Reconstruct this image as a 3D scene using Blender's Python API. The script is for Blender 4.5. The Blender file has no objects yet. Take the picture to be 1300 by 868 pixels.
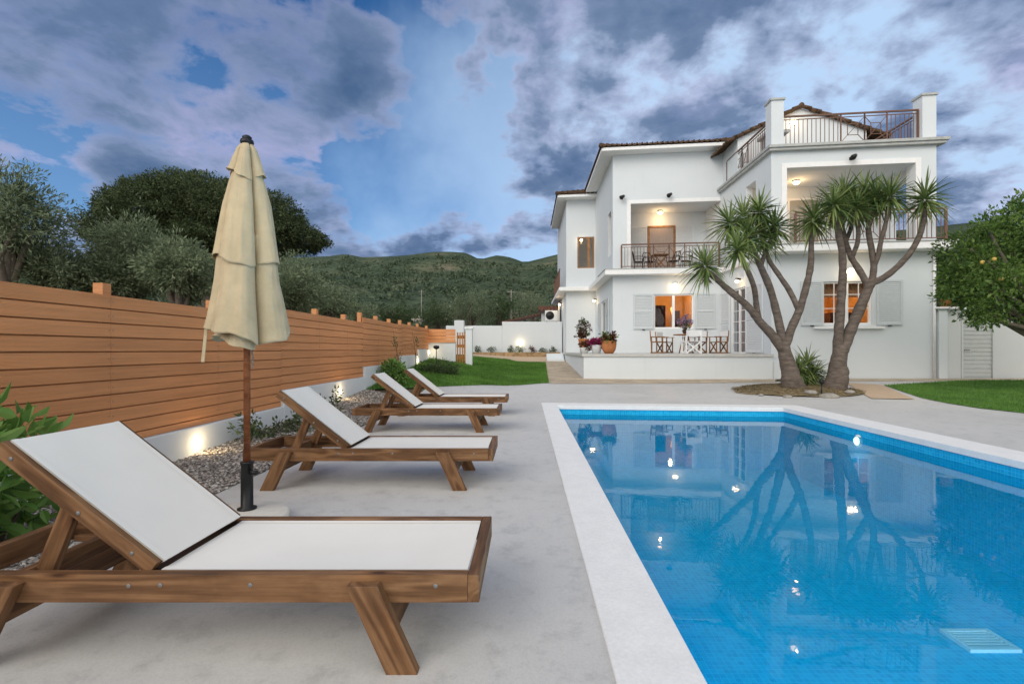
import bpy, bmesh, math, random
import numpy as np
from mathutils import Vector, Matrix, noise as mnoise
random.seed(7)
rng = np.random.default_rng(11)
R = math.radians
sc = bpy.context.scene
col = sc.collection

# ------------------------------------------------------------------ calibration
CAM_H, F, CU, CV = 1.2, 620.0, 669.0, 444.0     # camera height, focal length and vanishing point in photo pixels
def clamp(x, a=0.0, b=1.0): return max(a, min(b, x))
def sst(x, a, b):
    t = clamp((x - a) / (b - a)); return t * t * (3 - 2 * t)
def ip(x, xs, ys): return float(np.interp(x, xs, ys))
def gz(X, Y):
    """height of the terrain"""
    c = ip(Y, [11, 17, 24.4, 30, 40, 60, 110, 220, 400], [0, .17, .57, .85, 1.0, 1.2, 4, 12, 40])
    l = ip(Y, [5.5, 9.3, 11.7, 19, 26, 35, 60, 110, 220, 400], [0, .15, .28, .84, .95, 1.0, 1.2, 4, 12, 40])
    xs = ip(Y, [5, 10, 14], [-2.58, -2.58, -.5])
    w = clamp((xs - X) / (xs + 3.6))
    z = c * (1 - w) + l * w
    z += .012 * clamp(X - 4, 0, 10) * sst(Y, 11, 15)
    return z
def hit(u, v):
    """point of the terrain seen at a photo pixel, found by marching outwards"""
    Y = 1.5
    while Y < 80:
        X = (u - CU) * Y / F; z = CAM_H - (v - CV) * Y / F
        if z <= gz(X, Y): break
        Y += .02
    return X, Y
def at(u, v, Y): return Vector(((u - CU) * Y / F, Y, CAM_H - (v - CV) * Y / F))

# house frame: the facade is turned a little, its side walls run straight back
HX, HY, HM = 8.32, 16.63, .117
def H(X, d, z): return (X, HY - HM * (X - HX) + d, z)
def Hy(X, d): return HY - HM * (X - HX) + d
def Xh(u, d):
    k = u - CU; return k * (HY + HM * HX + d) / (F + HM * k)
def Zh(v, X, d): return CAM_H + (CV - v) * Hy(X, d) / F

# ------------------------------------------------------------------ mesh builder
class MB:
    def __init__(s): s.v = []; s.f = []; s.m = []; s.cur = 0; s.smooth = False; s.sm = []
    def add(s, vs, fs, smooth=None):
        o = len(s.v); s.v.extend([tuple(p) for p in vs])
        for f in fs:
            s.f.append(tuple(i + o for i in f)); s.m.append(s.cur); s.sm.append(s.smooth if smooth is None else smooth)
    def box(s, x0, x1, y0, y1, z0, z1, M=None):
        vs = [(x, y, z) for x in (x0, x1) for y in (y0, y1) for z in (z0, z1)]
        if M: vs = [M(*p) for p in vs]
        s.add(vs, [(0, 1, 3, 2), (4, 6, 7, 5), (0, 4, 5, 1), (2, 3, 7, 6), (0, 2, 6, 4), (1, 5, 7, 3)], False)
    def obox(s, c, ax, ay, az):
        """box from a centre and three half-axis vectors"""
        c = Vector(c); vs = [c + ax * i + ay * j + az * k for i in (-1, 1) for j in (-1, 1) for k in (-1, 1)]
        s.add(vs, [(0, 1, 3, 2), (4, 6, 7, 5), (0, 4, 5, 1), (2, 3, 7, 6), (0, 2, 6, 4), (1, 5, 7, 3)], False)
    def bar(s, p0, p1, w, h, up=(0, 0, 1)):
        p0 = Vector(p0); p1 = Vector(p1); d = (p1 - p0); L = d.length; d.normalize()
        up = Vector(up); sd = d.cross(up)
        if sd.length < 1e-4: sd = d.cross(Vector((0, 1, 0)))
        sd.normalize(); u2 = sd.cross(d)
        s.obox((p0 + p1) / 2, d * L / 2, sd * w / 2, u2 * h / 2)
    def tube(s, pts, rad, n=10, cap=True, jit=0.0):
        pts = [Vector(p) for p in pts]
        if not hasattr(rad, '__len__'): rad = [rad] * len(pts)
        rings = []; prev = None
        for i, p in enumerate(pts):
            d = pts[min(i + 1, len(pts) - 1)] - pts[max(i - 1, 0)]; d.normalize()
            if prev is None:
                a = d.cross(Vector((0.13, 1, 0.21))); a.normalize()
            else:
                a = prev - d * prev.dot(d); a.normalize()
            prev = a; b = d.cross(a)
            rings.append([p + (a * math.cos(2 * math.pi * k / n) + b * math.sin(2 * math.pi * k / n)) * rad[i] * (1 + (random.uniform(-jit, jit) if jit else 0)) for k in range(n)])
        vs = [q for r in rings for q in r]; fs = []
        for i in range(len(pts) - 1):
            for k in range(n):
                fs.append((i * n + k, i * n + (k + 1) % n, (i + 1) * n + (k + 1) % n, (i + 1) * n + k))
        if cap: fs.append(tuple(range(n))[::-1]); fs.append(tuple((len(pts) - 1) * n + k for k in range(n)))
        s.add(vs, fs, True)
    def lathe(s, prof, c=(0, 0, 0), n=20, M=None):
        """prof: (r, z) list; M maps local points"""
        vs = []; fs = []
        for r, z in prof:
            for k in range(n):
                a = 2 * math.pi * k / n; vs.append(Vector((r * math.cos(a), r * math.sin(a), z)))
        for i in range(len(prof) - 1):
            for k in range(n):
                fs.append((i * n + k, i * n + (k + 1) % n, (i + 1) * n + (k + 1) % n, (i + 1) * n + k))
        fs.append(tuple(range(n))[::-1]); fs.append(tuple((len(prof) - 1) * n + k for k in range(n)))
        if M is not None: vs = [M @ p for p in vs]
        c = Vector(c); s.add([p + c for p in vs], fs, True)
    def ball(s, c, r, n=8, sq=(1, 1, 1)):
        prof = [(max(1e-3, math.sin(math.pi * i / n)) * r, -math.cos(math.pi * i / n) * r) for i in range(n + 1)]
        s.lathe(prof, c, n + 4, Matrix.Diagonal((sq[0], sq[1], sq[2])))

def worldloc(o):
    p = Vector((0, 0, 0))
    while o is not None: p += o.location; o = o.parent
    return p
def setp(me, mats):
    for m in (mats if isinstance(mats, (list, tuple)) else [mats]): me.materials.append(m)
def mk(name, mb, mats, parent=None, local=False, bevel=0.0, fix=True):
    """link ONE mesh object; vertices are world positions unless local"""
    off = Vector((0, 0, 0))
    if parent is not None and not local: off = worldloc(parent)
    me = bpy.data.meshes.new(name)
    me.from_pydata([tuple(Vector(p) - off) for p in mb.v], [], mb.f)
    setp(me, mats)
    me.polygons.foreach_set('material_index', mb.m); me.polygons.foreach_set('use_smooth', mb.sm)
    if fix:
        bm = bmesh.new(); bm.from_mesh(me); bmesh.ops.recalc_face_normals(bm, faces=bm.faces); bm.to_mesh(me); bm.free()
    me.update()
    o = bpy.data.objects.new(name, me); col.objects.link(o)
    if parent is not None: o.parent = parent
    if bevel:
        b = o.modifiers.new('b', 'BEVEL'); b.width = bevel; b.segments = 2; b.limit_method = 'ANGLE'; b.angle_limit = R(50)
    return o
def mk_np(name, V, FL, mat, parent=None, nper=4):
    """fast mesh from numpy: V (n,3), faces of nper consecutive vertices"""
    V = np.asarray(V, dtype=np.float32)
    if parent is not None: V = V - np.array(worldloc(parent), dtype=np.float32)
    me = bpy.data.meshes.new(name); n = len(V); nf = n // nper if FL is None else len(FL)
    me.vertices.add(n); me.vertices.foreach_set('co', V.ravel())
    idx = np.arange(n, dtype=np.int32) if FL is None else np.asarray(FL, dtype=np.int32).ravel()
    me.loops.add(len(idx)); me.loops.foreach_set('vertex_index', idx)
    me.polygons.add(nf); me.polygons.foreach_set('loop_start', np.arange(nf, dtype=np.int32) * nper)
    me.polygons.foreach_set('loop_total', np.full(nf, nper, dtype=np.int32))
    me.materials.append(mat); me.update(calc_edges=True); me.validate()
    o = bpy.data.objects.new(name, me); col.objects.link(o)
    if parent is not None: o.parent = parent
    return o
def tag(o, label=None, cat=None, group=None, kind=None):
    if label: o['label'] = label
    if cat: o['category'] = cat
    if group: o['group'] = group
    if kind: o['kind'] = kind
    return o
def thing(name, loc, label, cat, group=None, rz=0):
    o = bpy.data.objects.new(name, None); col.objects.link(o); o.location = loc; o.rotation_euler = (0, 0, rz)
    o.empty_display_size = .2
    return tag(o, label, cat, group)
def copy_tree(o, parent=None):
    c = o.copy(); col.objects.link(c); c.parent = parent
    for ch in [x for x in bpy.data.objects if x.parent == o]: copy_tree(ch, c)
    return c

# ------------------------------------------------------------------ materials
def nmat(name):
    m = bpy.data.materials.new(name); m.use_nodes = True; nt = m.node_tree
    return m, nt, nt.nodes['Principled BSDF']
def nd(nt, t, **kw):
    n = nt.nodes.new(t)
    for k, v in kw.items():
        if k.startswith('i_'):
            n.inputs[k[2:].replace('_', ' ')].default_value = v
        else: setattr(n, k, v)
    return n
def ramp(nt, stops):
    n = nt.nodes.new('ShaderNodeValToRGB'); e = n.color_ramp.elements
    e[0].position, e[0].color = stops[0][0], (*stops[0][1], 1); e[1].position, e[1].color = stops[-1][0], (*stops[-1][1], 1)
    for p, c in stops[1:-1]:
        k = e.new(p); k.color = (*c, 1)
    return n
def mul(c, k): return tuple(min(1, x * k) for x in c)
def pbr(name, base, rough=.6, var=.12, scale=6.0, bump=.0, bscale=60.0, spec=.3, stretch=(1, 1, 1), big=0.0, metal=0.0):
    m, nt, b = nmat(name); L = nt.links.new
    tc = nd(nt, 'ShaderNodeTexCoord'); mp = nd(nt, 'ShaderNodeMapping'); mp.inputs['Scale'].default_value = stretch
    L(tc.outputs['Object'], mp.inputs['Vector'])
    n = nd(nt, 'ShaderNodeTexNoise', i_Scale=scale, i_Detail=6.0, i_Roughness=.6); L(mp.outputs[0], n.inputs['Vector'])
    r = ramp(nt, [(.3, mul(base, 1 - var)), (.7, mul(base, 1 + var))]); L(n.outputs['Fac'], r.inputs['Fac'])
    out = r.outputs[0]
    if big:
        n2 = nd(nt, 'ShaderNodeTexNoise', i_Scale=scale * .12, i_Detail=4.0); L(mp.outputs[0], n2.inputs['Vector'])
        r2 = ramp(nt, [(.35, (1 - big,) * 3), (.65, (1, 1, 1))]); L(n2.outputs['Fac'], r2.inputs['Fac'])
        mx = nd(nt, 'ShaderNodeMix', data_type='RGBA', blend_type='MULTIPLY'); mx.inputs[0].default_value = 1
        L(out, mx.inputs[6]); L(r2.outputs[0], mx.inputs[7]); out = mx.outputs[2]
    L(out, b.inputs['Base Color']); b.inputs['Roughness'].default_value = rough; b.inputs['Specular IOR Level'].default_value = spec; b.inputs['Metallic'].default_value = metal
    if bump:
        n3 = nd(nt, 'ShaderNodeTexNoise', i_Scale=bscale, i_Detail=4.0); L(mp.outputs[0], n3.inputs['Vector'])
        bp = nd(nt, 'ShaderNodeBump', i_Strength=bump, i_Distance=.01); L(n3.outputs['Fac'], bp.inputs['Height']); L(bp.outputs[0], b.inputs['Normal'])
    return m
def wood(name, dark, mid, light, rough=.5, scale=1.0):
    """sawn softwood: streaky grain along local X with wandering growth rings and knots"""
    m, nt, b = nmat(name); L = nt.links.new
    tc = nd(nt, 'ShaderNodeTexCoord'); oi = nd(nt, 'ShaderNodeObjectInfo')
    cx = nd(nt, 'ShaderNodeCombineXYZ')
    for k, q in enumerate((9.0, 4.3, 6.1)):
        mm = nd(nt, 'ShaderNodeMath', operation='MULTIPLY'); mm.inputs[1].default_value = q; L(oi.outputs['Random'], mm.inputs[0]); L(mm.outputs[0], cx.inputs[k])
    ad = nd(nt, 'ShaderNodeVectorMath', operation='ADD'); L(tc.outputs['Object'], ad.inputs[0]); L(cx.outputs[0], ad.inputs[1])
    mp = nd(nt, 'ShaderNodeMapping'); mp.inputs['Scale'].default_value = (1.1 * scale, 9 * scale, 9 * scale); L(ad.outputs[0], mp.inputs['Vector'])
    n0 = nd(nt, 'ShaderNodeTexNoise', i_Scale=1.0, i_Detail=2.0, i_Distortion=.6); L(mp.outputs[0], n0.inputs['Vector'])
    ml = nd(nt, 'ShaderNodeMath', operation='MULTIPLY'); ml.inputs[1].default_value = 30.0; L(n0.outputs['Fac'], ml.inputs[0])
    si = nd(nt, 'ShaderNodeMath', operation='SINE'); L(ml.outputs[0], si.inputs[0])
    s2 = nd(nt, 'ShaderNodeMapRange'); s2.inputs['From Min'].default_value = -1; L(si.outputs[0], s2.inputs['Value'])
    mp2 = nd(nt, 'ShaderNodeMapping'); mp2.inputs['Scale'].default_value = (5 * scale, 110 * scale, 110 * scale); L(ad.outputs[0], mp2.inputs['Vector'])
    n2 = nd(nt, 'ShaderNodeTexNoise', i_Scale=1.0, i_Detail=4.0, i_Roughness=.6); L(mp2.outputs[0], n2.inputs['Vector'])
    n3 = nd(nt, 'ShaderNodeTexNoise', i_Scale=3.0, i_Detail=3.0); L(ad.outputs[0], n3.inputs['Vector'])
    a1 = nd(nt, 'ShaderNodeMath', operation='MULTIPLY'); a1.inputs[1].default_value = .26; L(s2.outputs[0], a1.inputs[0])
    a2 = nd(nt, 'ShaderNodeMath', operation='MULTIPLY_ADD'); a2.inputs[1].default_value = .36; L(n2.outputs['Fac'], a2.inputs[0]); L(a1.outputs[0], a2.inputs[2])
    a3 = nd(nt, 'ShaderNodeMath', operation='MULTIPLY_ADD'); a3.inputs[1].default_value = .44; L(n3.outputs['Fac'], a3.inputs[0]); L(a2.outputs[0], a3.inputs[2])
    rp = ramp(nt, [(.26, dark), (.5, mid), (.78, light)]); L(a3.outputs[0], rp.inputs['Fac'])
    mk3 = nd(nt, 'ShaderNodeMapping'); mk3.inputs['Scale'].default_value = (1.9, 5.5, 5.5); L(ad.outputs[0], mk3.inputs['Vector'])
    vk = nd(nt, 'ShaderNodeTexVoronoi', i_Scale=1.35); L(mk3.outputs[0], vk.inputs['Vector'])
    rk = ramp(nt, [(.05, (.30, .24, .20)), (.10, (.72, .66, .6)), (.20, (1.12, 1.08, 1.02)), (.32, (1, 1, 1))]); L(vk.outputs['Distance'], rk.inputs['Fac'])
    mkx = nd(nt, 'ShaderNodeMix', data_type='RGBA', blend_type='MULTIPLY'); mkx.inputs[0].default_value = 1; L(rp.outputs[0], mkx.inputs[6]); L(rk.outputs[0], mkx.inputs[7])
    mp4 = nd(nt, 'ShaderNodeMapping'); mp4.inputs['Scale'].default_value = (2.2, 5, 5); L(ad.outputs[0], mp4.inputs['Vector'])
    n5 = nd(nt, 'ShaderNodeTexNoise', i_Scale=1.6, i_Detail=6.0, i_Roughness=.65); L(mp4.outputs[0], n5.inputs['Vector'])
    r5 = ramp(nt, [(.32, (.74, .71, .69)), (.5, (1, 1, 1)), (.7, (1.12, 1.10, 1.06))]); L(n5.outputs['Fac'], r5.inputs['Fac'])
    mk5 = nd(nt, 'ShaderNodeMix', data_type='RGBA', blend_type='MULTIPLY'); mk5.inputs[0].default_value = 1; L(mkx.outputs[2], mk5.inputs[6]); L(r5.outputs[0], mk5.inputs[7])
    L(mk5.outputs[2], b.inputs['Base Color']); b.inputs['Roughness'].default_value = rough + .1; b.inputs['Specular IOR Level'].default_value = .22
    bp = nd(nt, 'ShaderNodeBump', i_Strength=.15, i_Distance=.002); L(n2.outputs['Fac'], bp.inputs['Height']); L(bp.outputs[0], b.inputs['Normal'])
    return m
def leafmat(name, dark, light, rough=.55, trans=.25):
    m, nt, b = nmat(name); L = nt.links.new
    g = nd(nt, 'ShaderNodeNewGeometry'); r = ramp(nt, [(0, dark), (.6, tuple((a + c) / 2 for a, c in zip(dark, light))), (1, light)])
    L(g.outputs['Random Per Island'], r.inputs['Fac'])
    tc = nd(nt, 'ShaderNodeTexCoord'); n = nd(nt, 'ShaderNodeTexNoise', i_Scale=.9, i_Detail=2.0); L(tc.outputs['Object'], n.inputs['Vector'])
    r2 = ramp(nt, [(.35, (.6, .65, .6)), (.65, (1.0, 1.0, 1.0))]); L(n.outputs['Fac'], r2.inputs['Fac'])
    mx = nd(nt, 'ShaderNodeMix', data_type='RGBA', blend_type='MULTIPLY'); mx.inputs[0].default_value = 1; L(r.outputs[0], mx.inputs[6]); L(r2.outputs[0], mx.inputs[7])
    L(mx.outputs[2], b.inputs['Base Color']); b.inputs['Roughness'].default_value = rough; b.inputs['Specular IOR Level'].default_value = .25
    t = nd(nt, 'ShaderNodeBsdfTranslucent'); L(mx.outputs[2], t.inputs['Color'])
    s = nd(nt, 'ShaderNodeMixShader'); s.inputs[0].default_value = trans; L(b.outputs[0], s.inputs[1]); L(t.outputs[0], s.inputs[2])
    L(s.outputs[0], nt.nodes['Material Output'].inputs['Surface'])
    return m
def emis(name, c, s):
    m, nt, b = nmat(name); b.inputs['Base Color'].default_value = (*c, 1); b.inputs['Emission Color'].default_value = (*c, 1); b.inputs['Emission Strength'].default_value = s
    return m
def glass(name, tint=(.9, .93, .95)):
    m, nt, b = nmat(name); L = nt.links.new; nt.nodes.remove(b)
    f = nd(nt, 'ShaderNodeFresnel', i_IOR=1.5); ge = nd(nt, 'ShaderNodeNewGeometry'); iv = nd(nt, 'ShaderNodeMath', operation='SUBTRACT'); iv.inputs[0].default_value = 1; L(ge.outputs['Backfacing'], iv.inputs[1]); mf = nd(nt, 'ShaderNodeMath', operation='MULTIPLY'); L(f.outputs[0], mf.inputs[0]); L(iv.outputs[0], mf.inputs[1]); t = nd(nt, 'ShaderNodeBsdfTransparent'); t.inputs[0].default_value = (*tint, 1)
    g = nd(nt, 'ShaderNodeBsdfGlossy'); g.inputs['Roughness'].default_value = .02
    s = nd(nt, 'ShaderNodeMixShader'); L(mf.outputs[0], s.inputs[0]); L(t.outputs[0], s.inputs[1]); L(g.outputs[0], s.inputs[2])
    L(s.outputs[0], nt.nodes['Material Output'].inputs['Surface']); return m

def concrete(name, base):
    m, nt, b = nmat(name); L = nt.links.new
    tc = nd(nt, 'ShaderNodeTexCoord')
    n1 = nd(nt, 'ShaderNodeTexNoise', i_Scale=.55, i_Detail=8.0, i_Roughness=.65, i_Distortion=.4); L(tc.outputs['Object'], n1.inputs['Vector'])
    n2 = nd(nt, 'ShaderNodeTexNoise', i_Scale=6.0, i_Detail=8.0, i_Roughness=.7); L(tc.outputs['Object'], n2.inputs['Vector'])
    n3 = nd(nt, 'ShaderNodeTexNoise', i_Scale=120.0, i_Detail=2.0); L(tc.outputs['Object'], n3.inputs['Vector'])
    r1 = ramp(nt, [(.3, mul(base, .88)), (.5, base), (.75, mul(base, 1.07))]); L(n1.outputs['Fac'], r1.inputs['Fac'])
    r2 = ramp(nt, [(.28, (.74, .74, .74)), (.48, (.97, .97, .97)), (.7, (1, 1, 1))]); L(n2.outputs['Fac'], r2.inputs['Fac'])
    r3 = ramp(nt, [(.3, (.9, .9, .9)), (.6, (1, 1, 1))]); L(n3.outputs['Fac'], r3.inputs['Fac'])
    a = nd(nt, 'ShaderNodeMix', data_type='RGBA', blend_type='MULTIPLY'); a.inputs[0].default_value = 1; L(r1.outputs[0], a.inputs[6]); L(r2.outputs[0], a.inputs[7])
    c = nd(nt, 'ShaderNodeMix', data_type='RGBA', blend_type='MULTIPLY'); c.inputs[0].default_value = 1; L(a.outputs[2], c.inputs[6]); L(r3.outputs[0], c.inputs[7])
    n4 = nd(nt, 'ShaderNodeTexNoise', i_Scale=1.7, i_Detail=9.0, i_Roughness=.72, i_Distortion=1.0); L(tc.outputs['Object'], n4.inputs['Vector'])
    r4 = ramp(nt, [(.25, (.76, .76, .76)), (.37, (.98, .98, .98)), (.6, (1, 1, 1))]); L(n4.outputs['Fac'], r4.inputs['Fac'])
    v4 = nd(nt, 'ShaderNodeTexVoronoi', i_Scale=7.0); L(tc.outputs['Object'], v4.inputs['Vector']); r6 = ramp(nt, [(.012, (.35, .33, .31)), (.03, (1, 1, 1))]); L(v4.outputs['Distance'], r6.inputs['Fac'])
    c2 = nd(nt, 'ShaderNodeMix', data_type='RGBA', blend_type='MULTIPLY'); c2.inputs[0].default_value = 1; L(c.outputs[2], c2.inputs[6]); L(r4.outputs[0], c2.inputs[7])
    c3 = nd(nt, 'ShaderNodeMix', data_type='RGBA', blend_type='MULTIPLY'); c3.inputs[0].default_value = .6; L(c2.outputs[2], c3.inputs[6]); L(r6.outputs[0], c3.inputs[7])
    L(c3.outputs[2], b.inputs['Base Color']); b.inputs['Specular IOR Level'].default_value = .35
    rr = ramp(nt, [(.3, (.5, .5, .5)), (.7, (.72, .72, .72))]); L(n2.outputs['Fac'], rr.inputs['Fac']); L(rr.outputs[0], b.inputs['Roughness'])
    bp = nd(nt, 'ShaderNodeBump', i_Strength=.12, i_Distance=.004); L(n3.outputs['Fac'], bp.inputs['Height']); L(bp.outputs[0], b.inputs['Normal'])
    return m
def plaster(name, base):
    m, nt, b = nmat(name); L = nt.links.new
    tc = nd(nt, 'ShaderNodeTexCoord')
    n1 = nd(nt, 'ShaderNodeTexNoise', i_Scale=.7, i_Detail=6.0, i_Roughness=.6); L(tc.outputs['Object'], n1.inputs['Vector'])
    r1 = ramp(nt, [(.3, mul(base, .95)), (.7, base)]); L(n1.outputs['Fac'], r1.inputs['Fac'])
    mp = nd(nt, 'ShaderNodeMapping'); mp.inputs['Scale'].default_value = (5, 5, .35); L(tc.outputs['Object'], mp.inputs['Vector'])
    n2 = nd(nt, 'ShaderNodeTexNoise', i_Scale=1.0, i_Detail=6.0, i_Roughness=.65); L(mp.outputs[0], n2.inputs['Vector'])
    r2 = ramp(nt, [(.22, (.93, .93, .92)), (.40, (1, 1, 1))]); L(n2.outputs['Fac'], r2.inputs['Fac'])
    a = nd(nt, 'ShaderNodeMix', data_type='RGBA', blend_type='MULTIPLY'); a.inputs[0].default_value = 1; L(r1.outputs[0], a.inputs[6]); L(r2.outputs[0], a.inputs[7])
    L(a.outputs[2], b.inputs['Base Color']); b.inputs['Roughness'].default_value = .8; b.inputs['Specular IOR Level'].default_value = .2
    n3 = nd(nt, 'ShaderNodeTexNoise', i_Scale=45.0, i_Detail=4.0); L(tc.outputs['Object'], n3.inputs['Vector'])
    bp = nd(nt, 'ShaderNodeBump', i_Strength=.12, i_Distance=.01); L(n3.outputs['Fac'], bp.inputs['Height']); L(bp.outputs[0], b.inputs['Normal'])
    return m
def mosaic(name, c1, c2, mortar, size=.03):
    m, nt, b = nmat(name); L = nt.links.new
    g = nd(nt, 'ShaderNodeNewGeometry'); tc = nd(nt, 'ShaderNodeTexCoord')
    # choose two axes by the face normal so that floor and walls both get square tiles
    sp = nd(nt, 'ShaderNodeSeparateXYZ'); L(tc.outputs['Object'], sp.inputs[0]); sn = nd(nt, 'ShaderNodeSeparateXYZ'); L(g.outputs['Normal'], sn.inputs[0])
    az = nd(nt, 'ShaderNodeMath', operation='ABSOLUTE'); L(sn.outputs['Z'], az.inputs[0]); gt = nd(nt, 'ShaderNodeMath', operation='GREATER_THAN'); gt.inputs[1].default_value = .5; L(az.outputs[0], gt.inputs[0])
    ad = nd(nt, 'ShaderNodeMath', operation='ADD'); L(sp.outputs['X'], ad.inputs[0]); L(sp.outputs['Y'], ad.inputs[1])
    ca = nd(nt, 'ShaderNodeCombineXYZ'); L(sp.outputs['X'], ca.inputs[0]); L(sp.outputs['Y'], ca.inputs[1])
    cb = nd(nt, 'ShaderNodeCombineXYZ'); L(ad.outputs[0], cb.inputs[0]); L(sp.outputs['Z'], cb.inputs[1])
    mv = nd(nt, 'ShaderNodeMix', data_type='VECTOR'); L(gt.outputs[0], mv.inputs[0]); L(cb.outputs[0], mv.inputs[4]); L(ca.outputs[0], mv.inputs[5])
    br = nd(nt, 'ShaderNodeTexBrick', offset=0.0, i_Scale=1.0); br.inputs['Brick Width'].default_value = size; br.inputs['Row Height'].default_value = size; br.inputs['Mortar Size'].default_value = size * .06
    br.inputs['Color1'].default_value = (*c1, 1); br.inputs['Color2'].default_value = (*c2, 1); br.inputs['Mortar'].default_value = (*mortar, 1); L(mv.outputs[1], br.inputs['Vector'])
    n = nd(nt, 'ShaderNodeTexNoise', i_Scale=1.5, i_Detail=5.0); L(tc.outputs['Object'], n.inputs['Vector'])
    r = ramp(nt, [(.3, (.8, .85, .88)), (.7, (1.0, 1.0, 1.0))]); L(n.outputs['Fac'], r.inputs['Fac'])
    a = nd(nt, 'ShaderNodeMix', data_type='RGBA', blend_type='MULTIPLY'); a.inputs[0].default_value = 1; L(br.outputs['Color'], a.inputs[6]); L(r.outputs[0], a.inputs[7])
    L(a.outputs[2], b.inputs['Base Color']); b.inputs['Roughness'].default_value = .6; b.inputs['Specular IOR Level'].default_value = .1
    return m
def flag(name, c, mortar, scale, rnd=.25):
    m, nt, b = nmat(name); L = nt.links.new
    tc = nd(nt, 'ShaderNodeTexCoord')
    v = nd(nt, 'ShaderNodeTexVoronoi', feature='DISTANCE_TO_EDGE', i_Scale=scale); v2 = nd(nt, 'ShaderNodeTexVoronoi', i_Scale=scale)
    L(tc.outputs['Object'], v.inputs['Vector']); L(tc.outputs['Object'], v2.inputs['Vector'])
    sx = nd(nt, 'ShaderNodeSeparateColor'); L(v2.outputs['Color'], sx.inputs[0])
    r = ramp(nt, [(0, mul(c, 1 - rnd)), (1, mul(c, 1 + rnd))]); L(sx.outputs[0], r.inputs['Fac'])
    n = nd(nt, 'ShaderNodeTexNoise', i_Scale=14.0, i_Detail=5.0); L(tc.outputs['Object'], n.inputs['Vector'])
    rn = ramp(nt, [(.3, (.75, .75, .75)), (.7, (1, 1, 1))]); L(n.outputs['Fac'], rn.inputs['Fac'])
    a = nd(nt, 'ShaderNodeMix', data_type='RGBA', blend_type='MULTIPLY'); a.inputs[0].default_value = 1; L(r.outputs[0], a.inputs[6]); L(rn.outputs[0], a.inputs[7])
    e = ramp(nt, [(.02, (0, 0, 0)), (.05, (1, 1, 1))]); L(v.outputs['Distance'], e.inputs['Fac'])
    mx = nd(nt, 'ShaderNodeMix', data_type='RGBA'); L(e.outputs[0], mx.inputs[0]); mx.inputs[6].default_value = (*mortar, 1); L(a.outputs[2], mx.inputs[7])
    L(mx.outputs[2], b.inputs['Base Color']); b.inputs['Roughness'].default_value = .8
    bp = nd(nt, 'ShaderNodeBump', i_Strength=.4, i_Distance=.01); L(e.outputs[0], bp.inputs['Height']); L(bp.outputs[0], b.inputs['Normal'])
    return m
def ribbed(name, base, axis='Z', freq=90.0):
    """wood-plastic board: long streaks and fine grooves along the board"""
    m, nt, b = nmat(name); L = nt.links.new
    tc = nd(nt, 'ShaderNodeTexCoord'); mp = nd(nt, 'ShaderNodeMapping'); mp.inputs['Scale'].default_value = (3, .8, 26); L(tc.outputs['Object'], mp.inputs['Vector'])
    n = nd(nt, 'ShaderNodeTexNoise', i_Scale=1.3, i_Detail=7.0, i_Roughness=.65); L(mp.outputs[0], n.inputs['Vector'])
    r = ramp(nt, [(.25, mul(base, .8)), (.5, base), (.75, mul(base, 1.18))]); L(n.outputs['Fac'], r.inputs['Fac'])
    n2 = nd(nt, 'ShaderNodeTexNoise', i_Scale=.6, i_Detail=4.0); L(tc.outputs['Object'], n2.inputs['Vector'])
    r2 = ramp(nt, [(.35, (.86, .86, .86)), (.65, (1, 1, 1))]); L(n2.outputs['Fac'], r2.inputs['Fac'])
    a = nd(nt, 'ShaderNodeMix', data_type='RGBA', blend_type='MULTIPLY'); a.inputs[0].default_value = 1; L(r.outputs[0], a.inputs[6]); L(r2.outputs[0], a.inputs[7])
    ge = nd(nt, 'ShaderNodeNewGeometry'); rb = ramp(nt, [(0, (.86, .85, .84)), (1, (1.06, 1.06, 1.06))]); L(ge.outputs['Random Per Island'], rb.inputs['Fac'])
    a_ = nd(nt, 'ShaderNodeMix', data_type='RGBA', blend_type='MULTIPLY'); a_.inputs[0].default_value = 1; L(a.outputs[2], a_.inputs[6]); L(rb.outputs[0], a_.inputs[7])
    L(a_.outputs[2], b.inputs['Base Color']); b.inputs['Roughness'].default_value = .65; b.inputs['Specular IOR Level'].default_value = .25
    sp = nd(nt, 'ShaderNodeSeparateXYZ'); L(tc.outputs['Object'], sp.inputs[0]); mu = nd(nt, 'ShaderNodeMath', operation='MULTIPLY'); mu.inputs[1].default_value = 620.0; L(sp.outputs['Z'], mu.inputs[0])
    si = nd(nt, 'ShaderNodeMath', operation='SINE'); L(mu.outputs[0], si.inputs[0])
    bp = nd(nt, 'ShaderNodeBump', i_Strength=.35, i_Distance=.002); L(si.outputs[0], bp.inputs['Height']); L(bp.outputs[0], b.inputs['Normal'])
    return m
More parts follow.
